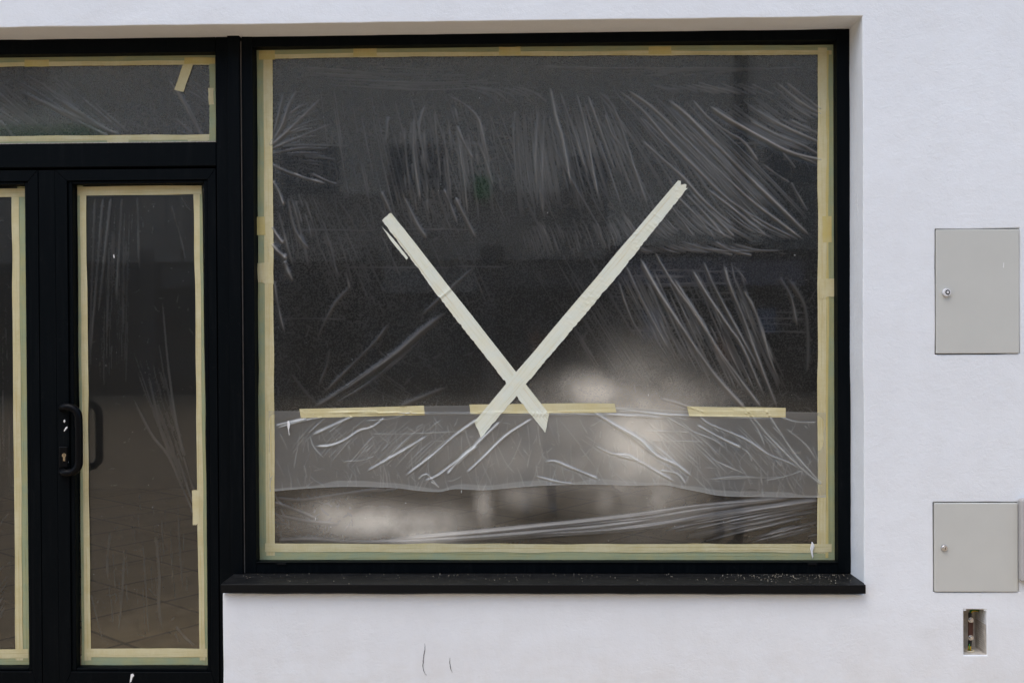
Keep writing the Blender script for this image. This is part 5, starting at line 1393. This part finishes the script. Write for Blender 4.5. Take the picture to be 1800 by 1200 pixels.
def person(root_label, loc, rz, H, hands, gaze, shoe, stance=0.11, group='people on the pavement'):
    """standing figure facing +y before rotation; hands: {side: (x, y, z)} of the wrists"""
    k = H / 1.75
    P = {}; R = {}; E = []
    def v(n, p, r): P[n] = Vector(p) * k; R[n] = (r[0] * k, r[1] * k) if isinstance(r, tuple) else (r * k, r * k)
    v('pelvis', (0, 0, .95), (.165, .115)); v('waist', (0, .005, 1.10), (.145, .105)); v('chest', (0, 0, 1.30), (.165, .12)); v('upper', (0, -.005, 1.43), (.12, .09))
    v('neck', (0, .0, 1.51), .056); v('chin', (0, .03, 1.57), (.062, .075)); v('head', (0, .035, 1.645), (.075, .098)); v('crown', (0, .02, 1.72), (.055, .072))
    E += [('pelvis', 'waist'), ('waist', 'chest'), ('chest', 'upper'), ('upper', 'neck'), ('neck', 'chin'), ('chin', 'head'), ('head', 'crown')]
    for sd, sx in (('l', -1), ('r', 1)):
        v('hip' + sd, (.085 * sx, 0, .90), .098); v('thigh' + sd, (.095 * sx, .01, .72), .084); v('knee' + sd, (stance * .95 * sx, .02, .50), .060); v('calf' + sd, (stance * sx, -.005, .36), .058)
        v('ankle' + sd, (stance * 1.05 * sx, -.02, .10), .042); v('foot' + sd, (stance * 1.12 * sx, .05, .050), (.044, .040)); v('toe' + sd, (stance * 1.22 * sx, .145, .036), (.042, .028))
        E += [('pelvis', 'hip' + sd), ('hip' + sd, 'thigh' + sd), ('thigh' + sd, 'knee' + sd), ('knee' + sd, 'calf' + sd), ('calf' + sd, 'ankle' + sd), ('ankle' + sd, 'foot' + sd), ('foot' + sd, 'toe' + sd)]
        sh = Vector((.185 * sx, -.005, 1.415)); w = Vector(hands[sd])
        d = w - sh; L1, L2 = .29, .27
        D = min(d.length, L1 + L2 - .005); a = (L1 * L1 - L2 * L2 + D * D) / (2 * D); hgt = math.sqrt(max(0, L1 * L1 - a * a))
        dn = d.normalized(); pole = Vector((.55 * sx, -.25, -1.0)); pole = (pole - dn * pole.dot(dn)).normalized()
        el = sh + dn * a + pole * hgt; w = sh + dn * D
        v('sh' + sd, sh, .070); v('bi' + sd, (sh + el) / 2, .056); v('el' + sd, el, .047); v('fo' + sd, el + (w - el) * .4, .045); v('wr' + sd, w, .031)
        E += [('upper', 'sh' + sd), ('sh' + sd, 'bi' + sd), ('bi' + sd, 'el' + sd), ('el' + sd, 'fo' + sd), ('fo' + sd, 'wr' + sd)]
        f = (w - el).normalized(); f = (f * .5 + Vector((-.55 * sx, .55, .35))).normalized(); side = f.cross(Vector((0, 0, 1))).normalized() * (1 if sx > 0 else -1); nr = side.cross(f).normalized()
        palm = w + f * .055
        v('palm' + sd, palm, (.036, .022)); E.append(('wr' + sd, 'palm' + sd))
        for q, (o_, ln) in enumerate(((-.030, .066), (-.010, .076), (.010, .072), (.029, .056))):
            b0 = palm + f * .030 + side * o_; b1 = b0 + f * ln * .5 + nr * (-.008); b2 = b1 + f * ln * .35 + nr * (-.026)
            v(f'fa{q}' + sd, b0, .0105); v(f'fb{q}' + sd, b1, .0092); v(f'fc{q}' + sd, b2, .0078)
            E += [('palm' + sd, f'fa{q}' + sd), (f'fa{q}' + sd, f'fb{q}' + sd), (f'fb{q}' + sd, f'fc{q}' + sd)]
        t0 = w + f * .030 - side * .036; t1 = t0 + f * .030 - side * .014 - nr * .012; t2 = t1 + f * .024 - nr * .014
        v('ta' + sd, t0, .013); v('tb' + sd, t1, .0105); v('tc' + sd, t2, .0088)
        E += [('wr' + sd, 'ta' + sd), ('ta' + sd, 'tb' + sd), ('tb' + sd, 'tc' + sd)]
    names = list(P); ix = {n: i for i, n in enumerate(names)}
    me = bpy.data.meshes.new('tmp_body')
    me.from_pydata([P[n] for n in names], [(ix[a], ix[b]) for a, b in E], [])
    tmp = bpy.data.objects.new('tmp_body', me); COL.objects.link(tmp)
    tmp.modifiers.new('skin', 'SKIN'); tmp.modifiers.new('sub', 'SUBSURF').levels = 2
    for i, n in enumerate(names):
        sv = me.skin_vertices[0].data[i]
        sv.radius = R[n]; sv.use_root = (n == 'pelvis')
    dg = bpy.context.evaluated_depsgraph_get(); dg.update()
    bm_ = bpy.data.meshes.new_from_object(tmp.evaluated_get(dg)); bm_.name = 'person'
    bpy.data.objects.remove(tmp); bpy.data.meshes.remove(me)
    bm_.materials.clear()
    for m_ in (SKIN, COAT, JEANS, shoe): bm_.materials.append(m_)
    keys = [(P[n], n) for n in names]
    for p in bm_.polygons:
        c = p.center; n = min(keys, key=lambda q: (q[0] - c).length_squared)[1]
        z = c.z / k
        if n.startswith(('toe', 'foot')) or (n.startswith('ankle') and z < .10): p.material_index = 3
        elif n.startswith(('palm', 'f', 't')) and not n.startswith(('thigh', 'fo')): p.material_index = 0
        elif n in ('chin', 'head', 'crown') or (n == 'neck' and z > 1.50): p.material_index = 0
        elif z < .86 and n.startswith(('hip', 'thigh', 'knee', 'calf', 'ankle', 'pelvis')): p.material_index = 2
        else: p.material_index = 1
    bm_.polygons.foreach_set('use_smooth', [True] * len(bm_.polygons))
    o = bpy.data.objects.new('person', bm_); COL.objects.link(o)
    tag(o, root_label, 'person', group)
    def child(nm, mb, mat):
        c_ = mb.build(nm, mat); c_.parent = o; return c_
    hc = Vector((0, .028, 1.668)) * k
    hb = MB(); bmesh.ops.create_uvsphere(hb.bm, u_segments=20, v_segments=14, radius=1)
    for vv in list(hb.bm.verts):
        q = vv.co.copy(); vv.co = hc + Vector((q.x * .088, q.y * .108 - .012, q.z * .098)) * k
    bmesh.ops.delete(hb.bm, geom=[vv for vv in hb.bm.verts if (vv.co.y / k > .085 and vv.co.z / k < 1.70) or vv.co.z / k < 1.575 or (vv.co.y / k > .04 and vv.co.z / k < 1.64)], context='VERTS')
    for f_ in hb.bm.faces: f_.smooth = True
    child('hair', hb, HAIR)
    nb = MB(); nb.tube([Vector((0, .118, 1.665)) * k, Vector((0, .136, 1.635)) * k, Vector((0, .130, 1.625)) * k], [.008 * k, .014 * k, .010 * k], 8); child('nose', nb, SKIN)
    for sx in (-1, 1):
        eb = MB(); bmesh.ops.create_icosphere(eb.bm, subdivisions=1, radius=.010 * k, matrix=Matrix.Translation(Vector((.030 * sx, .117, 1.662)) * k)); child('eye', eb, HAIR)
        rb = MB(); rb.tube([Vector((.078 * sx, .03, 1.675)) * k, Vector((.086 * sx, .022, 1.65)) * k, Vector((.078 * sx, .03, 1.62)) * k], [.007 * k, .013 * k, .008 * k], 8); child('ear', rb, SKIN)
    mb_ = MB(); mb_.box(-.022 * k, .022 * k, .120 * k, .128 * k, 1.594 * k, 1.602 * k, .002); child('mouth', mb_, simple('lips', (0.40, 0.18, 0.15), .5, .3))
    o.location = loc; o.rotation_euler = (0, 0, rz)
    return o


GZ = -0.12
person('photographer in a black coat raising a camera before the window, seen mirrored in the glass', (0.02, -4.575, GZ), 0.0, 1.80,
       {'l': (-.085, .155, 1.56), 'r': (.095, .155, 1.56)}, 0, SHOE_W)
cb = empty('photo_camera', (0.0, -4.43, 1.56), 'black camera held up by the photographer, seen mirrored in the glass', 'camera')
MB().box(-.068, .068, -4.455, -4.405, 1.53, 1.625, .008, 2).build('camera_body', M['black'], cb)
MB().cyl((0, -4.405, 1.575), (0, 1, 0), .036, .034, .022, 24).build('lens_mount', M['black'], cb)
p2 = mirrored(1278, 700, -3.0)
onl = person('onlooker in dark clothes looking at a phone, seen mirrored at the right of the window', (p2.x, -3.0, GZ), math.radians(62), 1.72,
       {'l': (-.06, .30, 1.20), 'r': (.16, .22, 1.12)}, 0, SHOE_D)
from mathutils import Euler
ph = empty('phone', Vector((p2.x, -3.0, GZ)) + Euler((0, 0, math.radians(62))).to_matrix() @ Vector((-.015, .352, 1.232)), 'pale phone in the hand of the onlooker, seen mirrored in the glass', 'phone')
q = ph.location
MB().box(q.x - .036, q.x + .036, q.y - .004, q.y + .004, q.z - .07, q.z + .07, .003).build('phone_body', simple('phone_case', (0.6, 0.6, 0.62), .4, .4), ph)
